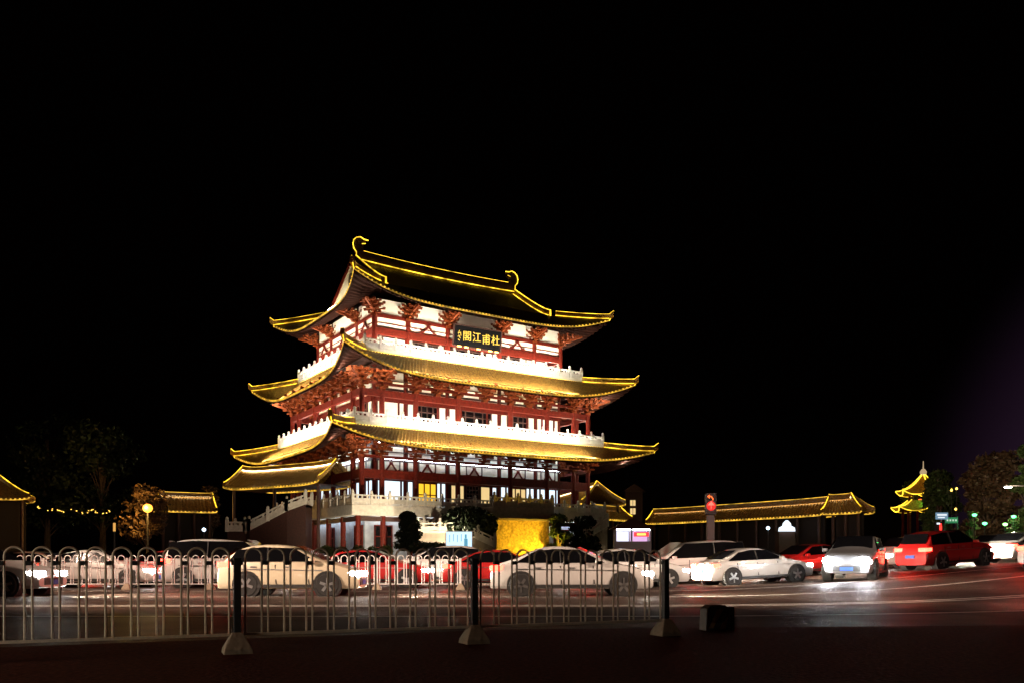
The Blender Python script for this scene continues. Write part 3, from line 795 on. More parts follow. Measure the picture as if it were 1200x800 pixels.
tree('relief_side_tree', 655, 79, 600, 30, 'leafy tree lit yellow at the right side of the glowing relief wall', LEAF, seed=52, n=2200, size=.16, low=.35)
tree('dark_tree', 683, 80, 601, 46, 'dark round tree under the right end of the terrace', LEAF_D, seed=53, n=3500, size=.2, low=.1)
def bush(name, px, Y, py0, py1, wpx, label, leaf=LEAF, n=2500, seed=1, size=.14, tiers=None):
    x = X(px, Y); z1 = Z(py0, Y); z0 = max(.3, Z(py1, Y)); W = wpx/F*Y/2
    root = empty(name, (x, Y, .3), 0, label, 'shrub')
    cl = [((0, 0, (z0+z1)/2-.3), W*.95, W*.8, (z1-z0)/2*.95)] if tiers is None else [((dx*W, 0, z0+(z1-z0)*tz-.3), W*rw_, W*rw_, (z1-z0)*rh) for dx, tz, rw_, rh in tiers]
    st = MB(); st.tube([(0, 0, -.2), (.06, 0, z0), (0, 0, z1-.6)], [.14, .1, .04], 7); st.build('stem', BARK, root)
    crown(n, cl, size, seed=seed).build('foliage', leaf, root); return root
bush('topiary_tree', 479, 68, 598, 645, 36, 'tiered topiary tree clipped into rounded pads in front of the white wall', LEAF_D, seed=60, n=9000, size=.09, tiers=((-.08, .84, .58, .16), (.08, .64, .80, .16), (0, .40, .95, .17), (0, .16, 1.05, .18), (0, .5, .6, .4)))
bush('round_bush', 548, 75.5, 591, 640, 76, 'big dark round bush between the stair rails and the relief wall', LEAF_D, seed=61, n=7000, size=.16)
bush('hedge_shrub', 505, 64, 634, 650, 60, 'low dark hedge right of the topiary tree', LEAF_D, seed=62, n=2500, size=.1)
for i, px in enumerate((383, 400, 420, 436, 452)):
    bush('flower_shrub', px, 60, 637+(i % 2)*2, 655, 18, ('leftmost', 'second', 'third', 'fourth', 'rightmost')[i] + ' low yellow-green shrub in front of the ground floor columns', seed=63+i, n=500, size=.09)

# ------------------------------------------------------------------ lamps, signs, kiosk
LAMP_Y = emit('lamp_amber', (1, .33, .03), 4)
LAMP_W = emit('lamp_white', (.85, .92, 1), 30)
r = empty('globe_lamp', (X(173, 88), 88, .3), 0, 'bright orange globe street lamp on a thin post beside the lit tree', 'street lamp')
MB().cyl((0, 0, 0), .09, Z(600, 88)-.3, 8).build('pole', POST, r)
MB().lathe((0, 0, Z(600, 88)-.3), [(.12, 0), (.40, .18), (.50, .45), (.40, .75), (.12, .9)], 14).build('globe', LAMP_Y, r, smooth=True)
lamp('POINT', 'globe_light', (0, -.9, Z(594, 88)-.3), 2600, (1, .5, .1), r, .3)
# street lamp on the right
r = empty('street_lamp', (X(1216, 66), 66, 1.3), 0, 'tall street lamp at the right edge with a bright head on a horizontal arm', 'street lamp', 'street lamps')
zt = Z(569, 66)-1.3
MB().cyl((0, 0, 0), .1, zt+.1, 8).tube([(0, 0, zt), (-2.0, 0, zt+.05)], .06, 6).build('pole', STEEL, r)
MB().box((-2.35, 0, zt), (.6, .28, .14)).build('lamp_head', STEEL, r, bevel=.03); MB().box((-2.35, -.05, zt-.1), (.45, .24, .06)).build('lamp_glass', LAMP_W, r)
lamp('POINT', 'street_light', (-2.35, -.3, zt-.35), 900, (1, .72, .5), r, .2)
# near street lamp outside the left of the frame, whose light falls on the railing and kerb
r = empty('street_lamp', (-13, 4.0, 0), R(20), 'street lamp beyond the left edge that lights the near railing', 'street lamp', 'street lamps')
MB().cyl((0, 0, 0), .1, 7.5, 10, .06).tube([(0, 0, 7.3), (1.2, 0, 7.6), (2.4, 0, 7.65)], .05, 6).build('pole', STEEL, r)
MB().box((2.7, 0, 7.63), (.7, .3, .14)).build('lamp_head', STEEL, r)
MB().box((2.7, 0, 7.53), (.55, .24, .05)).build('lamp_glass', emit('lamp_sodium', (1, .5, .18), 30), r)
lamp('SPOT', 'street_light', (2.7, 0, 7.4), 260, (1, .22, .08), r, .15, rot=aim((1.2, .3, -1)), spot=110, blend=.8)
for i, (sx_, sy_, pw, tx, ty, lb, an) in enumerate(((-23, 25, 1.0, -6, 33, 'added lamp outside the left edge that lights the cars behind the median railing', 85),
        (-19, 12.5, 2.1, -3, 27.5, 'added lamp outside the left edge on the near side of the street', 58),
        (17, 12.5, 1.35, 3, 29, 'added lamp outside the right edge on the near side of the street', 56),
        (22, 24, .55, 5, 33, 'added lamp outside the right edge that lights the middle of the street', 80))):
    q = copy_tree(r); q.location = (sx_, sy_, 0); q['label'] = lb; q.rotation_euler = (0, 0, 0 if sx_ < 0 else math.pi)  # lamps added out of view to brighten the cars and road
    for ch in q.children:
        if ch.type == 'LIGHT':
            ch.data = ch.data.copy(); ch.data.energy = FILL_LAMP_W*pw; ch.data.color = (1, .70, .52); ch.data.spot_size = R(an); ch.data.spot_blend = .6
            d = Vector((tx-sx_, ty-sy_, -7)); d = d if sx_ < 0 else Vector((-d.x, -d.y, d.z)); ch.rotation_euler = aim(d)
# flood lamps before the pavilion; warm ones are added, unseen, to light terrace and stairs
def flood(name, pos, target, pw, c, label, spot=70, group='ground flood lamps', rad=.2):
    r = empty(name, pos, 0, label, 'flood lamp', group); d = Vector(target)-Vector(pos)
    MB().cyl((0, 0, -.3), .04, .3, 6).box((0, 0, .08), (.4, .3, .16)).build('housing', POST, r)
    lamp('SPOT', 'flood_light', (0, 0, .25), pw, c, r, rad, rot=aim(d-Vector((0, 0, .25))), spot=spot, blend=.7); return r
def LW(u, v, z): return loc2w(u, v, z)
flood('added_flood_lamp', LW(-15.5, -17, .6), LW(-13, -10.4, 5.6), 6000, (1, .82, .58), 'added ground flood lamp shining up at the near corner of the terrace', 95)
flood('added_flood_lamp', LW(-8, -17.5, .6), LW(-7, -10.4, 5.6), 4200, (1, .82, .58), 'added ground flood lamp behind the topiary tree shining at the terrace', 90)
flood('added_flood_lamp', LW(10, -15, .6), LW(10, -10.4, 5.6), 350, (1, .8, .55), 'added ground flood lamp under the right end of the terrace', 90)
flood('added_flood_lamp', (X(300, 68), 68, .6), (X(320, 76), 76, 3), 130, (1, .8, .55), 'added ground flood lamp in front of the left staircase', 100)
flood('added_flood_lamp', (X(530, 67), 67, .6), (X(505, 75), 75, 3.5), 500, (1, .75, .42), 'added ground flood lamp in front of the middle stairs', 90)
flood('relief_flood_lamp', LW(3.4, -16.6, .6), LW(2.4, -14.4, 3.6), 1700, (1, .62, .05), 'yellow flood lamp at the foot of the right side of the glowing relief wall', 130)
flood('relief_flood_lamp', LW(.2, -17.6, .6), LW(.6, -14.4, 3.4), 1200, (1, .62, .05), 'yellow flood lamp before the left side of the glowing relief wall', 100)
# string of little lights
r = MB()
random.seed(5); P0s = Vector((X(44, 100), 100, Z(592, 100))); P1s = Vector((X(130, 96), 96, Z(596, 96)))
r.tube([P0s.lerp(P1s, t)-Vector((0, 0, .5*math.sin(math.pi*((t*4) % 1)))) for t in frange(0, 1, 40)], .02, 4)
sl = r.build('light_string', POST); tag(sl, 'string of tiny amber bulbs hanging in front of the dark trees at the left', 'string lights')
m = MB()
for i in range(34):
    t = random.random(); p = P0s.lerp(P1s, t)-Vector((0, 0, .5*math.sin(math.pi*((t*4) % 1))+random.uniform(0, .2))); m.box(p, (.10, .06, .07))
m.build('bulb', emit('bulb_amber', (1, .55, .08), 3), sl)
# bollard light and dim sign at the left
r = empty('bollard_lamp', (X(134, 70), 70, .3), 0, 'thin amber bollard light above the left part of the railing', 'bollard light')
MB().cyl((0, 0, 0), .09, Z(622, 70)-.3, 8).build('pole', POST, r); MB().cyl((0, 0, Z(622, 70)-.3), .1, .7, 8).build('lamp_glass', emit('amber_dim', (1, .5, .12), .8), r)
r = empty('blue_lamp', (X(239, 80), 80, .3), 0, 'tiny blue-white lamp under the right end of the short roof', 'lamp')
MB().cyl((0, 0, 0), .05, Z(621, 80)-.3, 6).build('pole', POST, r); MB().lathe((0, 0, Z(622, 80)-.3), [(.06, 0), (.17, .12), (.17, .2), (.06, .32)], 10).build('globe', emit('lamp_blue', (.6, .8, 1), 8), r)
# lightbox sign
Y = 63; x0, x1 = X(523, Y), X(553, Y); zt, zb = Z(622.5, Y), Z(642, Y)
r = empty('lightbox_sign', ((x0+x1)/2, Y, .3), 0, 'glowing pale blue lightbox sign standing in front of the stone stairs', 'lightbox sign')
wd = x1-x0; m = MB(); m.box((0, 0, (zt+zb)/2-.3), (wd+.12, .22, zt-zb+.12))
for s in (-1, 1): m.box((s*wd*.4, 0, zb/2-.15), (.1, .1, zb-.3))
m.build('frame', STEEL, r); MB().box((0, -.125, (zt+zb)/2-.3), (wd, .03, zt-zb)).build('panel', emit('lightbox', (.62, .86, 1), 1.3), r)
m = MB()
for i in range(5): m.box((-wd*.36+wd*.15*i, -.145, zb+.75-.3+(.05 if i % 2 else 0)), (.05, .02, .55))
m.box((wd*.27, -.145, zb+.42-.3), (.26, .02, .62)); m.box((wd*.27, -.147, zb+.9-.3), (.12, .02, .3))
m.build('print', emit('lightbox_print', (.12, .42, .6), .9), r)
# kiosk
Y = 64
r = empty('kiosk', (X(742, Y), Y, .3), 0, 'small lit kiosk with a pink and white front under a dark pitched roof', 'kiosk')
zt, zr = Z(619, Y)-.3, Z(607, Y)-.3; hw = (X(763, Y)-X(722, Y))/2
m = MB(); m.box((0, 1.1, zt/2), (2*hw, .1, zt)); m.box((-hw, .55, zt/2), (.1, 1.2, zt)); m.box((hw, .55, zt/2), (.1, 1.2, zt)); m.box((0, .5, (zt-.95)/2), (2*hw-.1, 1.04, zt-.95)); m.box((-.12, .0, zt/2), (.12, .12, zt))
m.build('booth', mat('kiosk_grey', (.25, .25, .27), .6), r)
m = MB(); a = hw+.35; m.quad((-a, -.5, zt), (a, -.5, zt), (.2, .6, zr), (-.2, .6, zr)); m.quad((a, 1.7, zt), (-a, 1.7, zt), (-.2, .6, zr), (.2, .6, zr)); m.quad((-a, 1.7, zt), (-a, -.5, zt), (-.2, .6, zr)); m.quad((a, -.5, zt), (a, 1.7, zt), (.2, .6, zr)); m.quad((-a, -.5, zt-.02), (-a, 1.7, zt-.02), (a, 1.7, zt-.02), (a, -.5, zt-.02))
m.build('roof', DARK, r)
MB().box((-hw*.56, .98, zt-.55), (hw*.8, .05, .8)).build('lit_window', emit('kiosk_w', (.8, .8, 1), 1.2), r)
MB().box((hw*.42, .98, zt-.55), (hw*1.0, .05, .8)).build('lit_window', emit('kiosk_p', (.9, .5, .9), .9), r)
sg = MB().box((hw*.46, -.05, zt-.42), (hw*.85, .06, .34)).build('shop_sign', emit('kiosk_red', (1, .04, .05), 1.6), r)
MB().box((hw*.46, -.09, zt-.42), (hw*.5, .03, .14)).build('sign_lettering', emit('kiosk_yel', (1, .6, .1), 2.5), sg)
MB().box((0, .1, zt-.06), (2*hw, .08, .07)).build('light_tube', LAMP_W, r)
# lit tower windows behind the terrace
r = empty('stair_tower', (X(743, 130), 130, .3), 0, 'narrow dark tower with two small lit amber windows right of the pavilion', 'tower')
MB().box((0, 1, Z(578, 130)/2), (2.6, 2.2, Z(578, 130))).build('wall', DARK, r)
MB().prism([(-1.8, 0), (1.8, 0), (0, 1.2)], Matrix.Translation((0, 1, Z(578, 130))), 3).build('roof', DARK, r)
for a, b in ((585.5, 592), (595, 602)):
    wn = MB().box((-.2, -.12, (Z(a, 130)+Z(b, 130))/2-.3), (.8, .06, Z(a, 130)-Z(b, 130))).build('window', PANE_A, r)
    MB().box((-.2, -.16, (Z(a, 130)+Z(b, 130))/2-.3), (.08, .04, Z(a, 130)-Z(b, 130))).build('glazing_bar', DARK, wn)
# distant white pavilion lamp and blue-white lamp on the right
r = empty('park_booth', (X(922, 84), 84, .3), 0, 'tiny white-lit booth with a pointed top below the long corridor roof', 'booth')
z = Z(622, 84)-.3
MB().box((0, .5, z/2), (1.6, 1.2, z)).build('wall', DARK, r); MB().lathe((0, 0, z), [(.85, 0), (.8, .35), (.45, .55), (.4, .8), (.12, 1.1)], 10).build('lamp_shade', emit('booth_w', (.8, .9, 1), 1.6), r)
r = empty('park_lamp', (X(900, 82), 82, .3), 0, 'tiny blue-white park lamp left of the white-lit booth', 'lamp')
MB().cyl((0, 0, 0), .05, Z(620, 82)-.3, 6).build('pole', POST, r); MB().lathe((0, 0, Z(620, 82)-.3), [(.06, 0), (.17, .12), (.17, .2), (.06, .32)], 10).build('globe', MATS['lamp_blue'], r)

# ------------------------------------------------------------------ small pagoda at the right
Y = 92; xp = X(1082, Y)
r = empty('small_pagoda', (xp, Y, 1.3), R(20), 'small two-roofed pagoda outlined in yellow tubes, half hidden by trees at the right', 'pagoda')
def hexroof(zc, r0, r1, z1, z0, flare, name):
    m = MB(); n = 6; rings = []
    lt = MB()
    def P(i, t, s):
        a = 2*math.pi*(i+s)/n; corner = abs(2*s-1)**3
        rad = r0+(r1-r0)*t; rad *= (math.cos(math.pi/n)/math.cos(((s)-.5)*2*math.pi/n)); rad += .25*corner*t
        return Vector((rad*math.cos(a), rad*math.sin(a), z1+(z0-z1)*(1-(1-t)**1.7)+flare*corner*t))
    for i in range(n):
        m.grid([[P(i, t, s) for s in frange(0, 1, 10)] for t in frange(0, 1, 6)])
        lt.tube([P(i, 1, s)+Vector((0, 0, .02)) for s in frange(0, 1, 10)], .05, 5)
        lt.tube([P(i, t, 0)+Vector((0, 0, .1)) for t in frange(0, 1, 8)], .055, 5)
    rf = m.build(name, TILE, r); lt.build('light_strip', YEL, rf)
zb = 1.3
hexroof(0, .15, 2.6, Z(556, Y)-zb, Z(580, Y)-zb, .5, 'upper_roof')
hexroof(0, 1.6, 3.1, Z(586, Y)-zb, Z(599, Y)-zb, .5, 'lower_roof')
m = MB()
for i in range(6): a = math.pi/3*i; m.cyl((2.1*math.cos(a), 2.1*math.sin(a), 0), .13, Z(599, Y)-zb+.6, 8)
for i in range(6): a = math.pi/3*i; m.cyl((1.4*math.cos(a), 1.4*math.sin(a), Z(590, Y)-zb), .12, .9, 8)
m.build('columns', RED, r)
MB().lathe((0, 0, Z(557, Y)-zb), [(.1, 0), (.32, .2), (.36, .45), (.2, .7), (.06, .8), (.04, 1.6)], 12).build('finial', emit('finial', (1, .7, .4), .5), r)
MB().cyl((0, 0, Z(588, Y)-zb), .5, .35, 10).build('lantern', emit('lantern_red', (1, .15, .03), 2), r)
lamp('POINT', 'green_light', (-1.2, -2.0, Z(590, Y)-zb), 260, (.1, 1, .2), r, .2)
bush('green_lit_bush', 1066, 95, 561, 600, 20, 'shrubbery lit green behind the left eaves of the small pagoda', seed=80, n=900, size=.2)

# right-hand street furniture
Y = 62
r = empty('street_sign', (X(1103, Y), Y, 1.2), 0, 'small blue and white direction sign on a post with a red pedestrian signal below', 'street sign')
zz = Z(600, Y)-1.2
MB().cyl((0, 0, 0), .06, zz, 8).build('pole', STEEL, r)
s_ = MB().box((-.0, -.08, zz-.25), (.9, .05, .5)).build('sign_board', emit('sign_blue', (.25, .45, .62), .6), r)
MB().box((0, -.12, zz-.17), (.7, .02, .12)).box((-.05, -.12, zz-.36), (.5, .02, .08)).build('sign_lettering', emit('sign_white', (.9, .95, 1), 1), s_)
h_ = MB().box((-.25, -.1, Z(617, Y)-1.2), (.55, .2, .75)).build('signal_housing', POST, r)
MB().box((-.15, -.22, Z(618, Y)-1.2), (.16, .03, .34)).box((-.15, -.22, Z(618, Y)-1.2+.26), (.12, .03, .12)).build('red_figure', emit('sig_red', (1, .03, .02), 3), h_)
MB().box((-.32, -.22, Z(613, Y)-1.2), (.22, .03, .12)).build('lamp_glass', emit('sig_w', (.8, .9, 1), 1.5), h_)
r = empty('green_banner', (X(1115, 66), 66, 1.2), 0, 'small dark green banner with white lettering right of the direction sign', 'banner')
zz = Z(609, 66)-1.2
MB().box((0, 0, zz), (1.0, .05, .45)).build('cloth', emit('banner_green', (.02, .25, .12), .35), r)
m = MB()
for i in range(4): m.box((-.33+.22*i, -.04, zz), (.12, .02, .14))
m.build('lettering', emit('banner_w', (.8, .9, .8), .7), r)
m = MB()
for s in (-1, 1): m.cyl((s*.5, .05, 0), .04, zz+.3, 6)
m.build('pole', POST, r)
for i, (px, py, c) in enumerate(((1142, 603, (.1, 1, .25)), (1154, 613, (.1, 1, .3)), (1188, 605, (.1, 1, .25)), (1178, 614, (.3, 1, .2)))):
    r = empty('flood_lamp', (X(px, 64), 64, 1.2), 0, ('green flood lamp in front of the small green tree', 'brightest green flood lamp left of the large tree trunk', 'green flood lamp beneath the street lamp', 'small yellow-green lamp between the two green trees')[i], 'flood lamp', 'green flood lamps')
    MB().cyl((0, 0, 0), .04, Z(py, 64)-1.25, 6).build('pole', POST, r)
    MB().lathe((0, 0, Z(py, 64)-1.3), [(.05, 0), (.15, .06), (.17, .16), (.06, .22)], 10).build('lamp_glass', emit('gl%d' % i, c, 6), r)
    lamp('POINT', 'green_light', (0, .3, Z(py, 64)-1.0), 60, c, r, .1)
for i, (px, py) in enumerate(((1115, 574), (1121, 572), (1120, 596))):
    r = empty('tree_lantern', (X(px, 76), 76, 1.3), 0, ('left of two amber lanterns high in the dark tree', 'right of two amber lanterns high in the dark tree', 'amber lantern low in the dark tree above the green banner')[i], 'lantern', 'amber lanterns')
    MB().cyl((0, 0, 0), .03, Z(py, 76)-1.3, 5).build('pole', POST, r); MB().lathe((0, 0, Z(py, 76)-1.3), [(.04, -.1), (.12, 0), (.04, .12)], 8).build('globe', emit('lant', (1, .6, .1), 4), r)
r = empty('notice_board', (X(1127, 66), 66, 1.2), 0, 'dim brown board on two dark posts beside the small green tree', 'notice board')
MB().cyl((-.35, 0, 0), .06, 1.9, 6).build('post', POST, r); MB().cyl((.35, 0, 0), .06, 1.9, 6).build('post', POST, r)
MB().box((0, -.02, 1.45), (.6, .06, .6)).build('board', BARK, r)

# ------------------------------------------------------------------ cars
def car(kind, paint, name, label):
    """car pointing along local +x, origin at the ground under its middle"""
    root = empty(name, (0, 0, 0), 0, label, 'car', 'cars in the street')
    if kind == 'sedan':   L, Wd, H = 4.6, 1.80, 1.45; top = [(-2.3, .62, 0), (-2.26, .92, 0), (-1.75, .99, 0), (-1.05, 1.38, 1), (-.5, 1.45, 1), (.2, 1.43, 1), (1.05, .98, 0), (1.7, .90, 0), (2.15, .74, 0), (2.3, .56, 0)]
    elif kind == 'suv':   L, Wd, H = 4.6, 1.86, 1.70; top = [(-2.3, .66, 0), (-2.26, 1.02, 0), (-2.08, 1.10, 0), (-1.80, 1.60, 1), (-1.1, 1.69, 1), (.1, 1.67, 1), (1.0, 1.12, 0), (1.75, 1.05, 0), (2.2, .86, 0), (2.3, .60, 0)]
    elif kind == 'hatch': L, Wd, H = 4.0, 1.70, 1.50; top = [(-2.0, .62, 0), (-1.97, .94, 0), (-1.85, 1.02, 0), (-1.45, 1.42, 1), (-.7, 1.50, 1), (.15, 1.47, 1), (.98, .99, 0), (1.5, .92, 0), (1.88, .76, 0), (2.0, .56, 0)]
    else:                 L, Wd, H = 4.8, 1.85, 1.85; top = [(-2.4, .70, 0), (-2.38, 1.05, 0), (-2.33, 1.15, 0), (-2.15, 1.80, 1), (-1.2, 1.86, 1), (.7, 1.83, 1), (1.75, 1.15, 0), (2.1, 1.02, 0), (2.33, .85, 0), (2.4, .60, 0)]
    belt = {'sedan': .93, 'suv': 1.06, 'hatch': .96, 'van': 1.08}[kind]
    m = MB(); rows = []; hw = Wd/2
    def taper(x): e = abs(x)/(L/2); return 1 - .14*max(0, e-.55)**1.3/(.45**1.3)
    secs = []
    for (x, zt, c) in top:
        wv = hw*taper(x); bz = min(belt, zt-.03)
        tw = wv*.76 if c else wv*.86
        half = [(wv*.86, .22), (wv*.97, .32), (wv, .55), (wv*.985, min(.75, bz)), (wv*.95, bz), (tw, zt-.05), (tw*.75, zt)]
        if zt < .7: half = [(wv*.86, .24), (wv*.95, .32), (wv*.97, .4), (wv*.97, .45), (wv*.95, zt-.08), (tw, zt-.03), (tw*.75, zt)]
        secs.append((x, half, zt, c))
        rows.append([(x, -a, z) for a, z in half] + [(x, a, z) for a, z in half[::-1]])
    m.grid(rows); m.quad(*rows[0][::-1]); m.quad(*rows[-1])
    m.grid([[r_[0] for r_ in rows], [r_[-1] for r_ in rows]])
    pm_ = mat('paint_'+paint[0], paint[1], .3, coat=.6, metal=paint[2])
    b = m.build('body', pm_, root, smooth=True)
    md = b.modifiers.new('sub', 'SUBSURF'); md.levels = 1; md.render_levels = 2
    # side windows (proud of the cabin sides), windscreen and rear window
    cab = [s for s in secs if s[3]]; f0 = secs[secs.index(cab[0])-1]; f1 = secs[secs.index(cab[-1])+1]
    for sgn in (-1, 1):
        m = MB(); seq = [f0]+cab+[f1]; lo = []; hi = []
        for (x, hf, zt, c) in seq:
            a0, z0 = hf[4]; a1, z1 = hf[5]
            p0 = Vector((x, sgn*(a0+.004), z0+.03)); p1 = Vector((x, sgn*(a1-.0+.012), z1-.05)) if c else p0+Vector((0, 0, .012))
            lo.append(p0); hi.append(p1)
        lo[0].x += .14; hi[0].x += .18; lo[-1].x -= .12; hi[-1].x -= .16
        m.grid([lo, hi]); m.build('side_window', GLASS_D, root)
        m = MB(); xm = (cab[0][0]+cab[-1][0])/2+.1; m.beam((xm, sgn*(hw*.955), belt+.02), (xm-.02, sgn*(hw*.78), H-.12), .03, .09); m.build('window_pillar', POST, root)
    for (A, Bq, nm) in ((cab[0], f0, 'rear_window'), (cab[-1], f1, 'windscreen')):
        m = MB(); a1 = A[1][5][0]*.88; a0 = Bq[1][5][0]*.9; dx = -.02 if nm == 'rear_window' else .02
        pa = Vector((A[0]+dx*2, 0, A[2]-.05+.03)); pb = Vector((Bq[0], 0, Bq[2]+.05))
        m.quad(pa+Vector((0, -a1, 0)), pa+Vector((0, a1, 0)), pb+Vector((0, a0, 0)), pb+Vector((0, -a0, 0))); m.build(nm, GLASS_D, root)
    # wheels
    wr = .33 if kind in ('sedan', 'hatch') else .36; wx = L/2-.86
    for sx in (-1, 1):
        for sy in (-1, 1):
            ar = MB().tube([(sx*wx, sy*(hw-.30), wr), (sx*wx, sy*(hw+.004), wr)], wr+.07, 20).build('wheel_arch', RUBBER, root)
            wl = MB().tube([(sx*wx, sy*(hw-.22), wr), (sx*wx, sy*(hw+.01), wr), (sx*wx, sy*(hw+.03), wr)], [wr, wr, wr-.03], 20).build('wheel', RUBBER, root)
            q = MB().tube([(sx*wx, sy*(hw+.0), wr), (sx*wx, sy*(hw+.036), wr)], wr*.60, 16)
            q.build('rim', RUBBER, wl)
            q = MB()
            for a_ in range(5):
                an = a_*2*math.pi/5+.3*sx; q.beam((sx*wx, sy*(hw+.035), wr), (sx*wx+wr*.62*math.cos(an), sy*(hw+.035), wr+wr*.62*math.sin(an)), .03, .075)
            q.build('spokes', STEEL, wl)
    # lamps wrap round the corners
    zl = .70 if kind != 'van' else .8
    for sy in (-1, 1):
        wq = hw*taper(L/2)
        MB().box((L/2-.10, sy*(wq-.20), zl-.06), (.22, .40, .15)).box((L/2-.28, sy*(wq+.005), zl-.05), (.30, .06, .13)).build('headlight', HEAD, root, bevel=.03)
        zr_ = zl+.10 if kind == 'sedan' else zl+.2
        for dx in (.62, -.30, -1.18):
            zc_ = (belt+.34)/2
            MB().beam((dx, sy*(hw*.985), .36), (dx-.03, sy*(hw*.962), belt-.06), .03, .014).build('door_seam', POST, root)
        MB().beam((L/2-1.0, sy*(hw*.988), .80 if belt > 1 else .74), (-L/2+.7, sy*(hw*.985), .84 if belt > 1 else .78), .03, .022).build('side_trim', STEEL if kind != 'van' else POST, root)
        MB().box((-L/2+.06, sy*(wq-.20), zr_), (.16, .38, .17)).box((-L/2+.20, sy*(wq+.0), zr_), (.34, .06, .16)).build('tail_light', TAIL, root, bevel=.03)
        MB().box((.72 if kind != 'van' else 1.35, sy*(hw+.08), belt+.06), (.16, .20, .13)).build('mirror', pm_, root, bevel=.03)
        MB().box((.1, sy*(hw*.993), .30), (L*.50, .05, .09)).build('sill', POST, root)
        MB().box((.0, sy*(hw*.975), belt-.12), (.16, .05, .035)).build('door_handle', STEEL, root); MB().box((-.95, sy*(hw*.970), belt-.12), (.16, .05, .035)).build('door_handle', STEEL, root)
    MB().box((L/2-.0, 0, .42), (.06, .95, .2)).build('grille', POST, root); MB().box((L/2+.035, 0, .40), (.02, .44, .13)).build('number_plate', mat('plate_blue', (.03, .1, .5), .5), root)
    MB().box((-L/2-.0, 0, .60), (.05, .46, .14)).build('number_plate', MATS['plate_blue'], root)
    return root, L
HEAD = emit('headlamp', (1, .95, .85), 60); TAIL = emit('taillamp', (1, .015, .008), 45)
WHT = ('white', (.6, .59, .57), 0); SIL = ('silver', (.5, .5, .5), .5); REDP = ('red', (.5, .02, .02), .0); BLK = ('black', (.02, .02, .022), .2)
GRY = ('grey', (.2, .2, .21), .3); CRM = ('cream', (.7, .62, .45), 0)
ORD = ['first', 'second', 'third', 'fourth', 'fifth', 'sixth', 'seventh', 'eighth', 'ninth', 'tenth']
def head_beams(root, L, pw):
    for sy in (-1, 1):
        lamp('SPOT', 'headlight_beam', (L/2+.16, sy*.6, .66), pw, (1, .88, .68), root, .09, rot=aim((1, 0, -.055)), spot=88, blend=.9)
def tail_glow(root, L, pw):
    lamp('SPOT', 'tail_glow', (-L/2-.12, 0, .8), pw, (1, .03, .015), root, .5, rot=aim((-1, 0, -.12)), spot=150, blend=.9)
def place(cars, off, heading, lane_name, kn):
    """cars: list of (px centre, kind, paint)"""
    for i, (px, kind, paint) in enumerate(cars):
        x = 0
        for _ in range(20): x = X(px, lane(x, off))
        y = lane(x, off); sl = (lane(x+.5, off)-lane(x-.5, off)); yaw = math.atan(sl)
        kname = {'sedan': 'sedan', 'suv': 'off-road car', 'hatch': 'hatchback', 'van': 'minivan'}[kind]
        root, L = car(kind, paint, {'sedan': 'sedan_car', 'suv': 'suv_car', 'hatch': 'hatchback_car', 'van': 'minivan'}[kind],
                      '%s %s, %s from the left in the %s' % (paint[0], kname, ORD[i], lane_name))
        root.location = (x, y, g(x, y)); pitch = math.atan((g(x+.8, y)-g(x-.8, y))/1.6)
        root.rotation_euler = (0, -pitch*heading, yaw + (0 if heading > 0 else math.pi))
        head_beams(root, L, HEADLIGHT_W); tail_glow(root, L, 260)
place([(-40, 'suv', WHT), (118, 'sedan', WHT), (272, 'van', WHT), (436, 'sedan', REDP), (590, 'sedan', REDP), (742, 'hatch', WHT), (882, 'sedan', WHT), (1108, 'suv', REDP), (1200, 'sedan', SIL)], 32.3, 1, 'nearer car row by the railing', 0)
place([(30, 'sedan', CRM), (190, 'hatch', REDP), (345, 'sedan', REDP), (512, 'suv', WHT), (668, 'sedan', REDP), (812, 'van', WHT), (945, 'sedan', REDP), (1060, 'hatch', WHT), (1165, 'sedan', WHT)], 36.4, -1, 'farther row of lit cars', 0)
root, L = car('sedan', SIL, 'sedan_car', 'added silver sedan outside the left edge whose lamps light the near railing')
root.location = (-12.5, 3.2, 0); root.rotation_euler = (0, 0, R(24)); head_beams(root, L, 400)  # unseen car, added so its beams light the near railing
place([(-30, 'sedan', WHT), (345, 'hatch', CRM), (668, 'sedan', WHT), (1262, 'sedan', WHT)], 24.6, 1, 'nearest lane before the median railing', 0)
# car facing the camera with blazing headlamps
root, L = car('suv', GRY, 'suv_car', 'dark car facing the camera with dazzling headlamps, at the right of the street')
x = X(1003, 32.6); root.location = (x, 32.6, g(x, 32.6)); root.rotation_euler = (0, 0, R(-120))
for sy in (-1, 1): lamp('SPOT', 'headlight_beam', (L/2+.16, sy*.6, .72), 700, (.9, .95, 1), root, .12, rot=aim((1, 0, -.02)), spot=50, blend=.8)
for sy in (-1, 1): MB().lathe((L/2+.1, sy*.62, .60), [(.08, 0), (.19, .06), (.19, .17), (.08, .24)], 12).build('lamp_lens', emit('dazzle', (.9, .95, 1), 200), root)

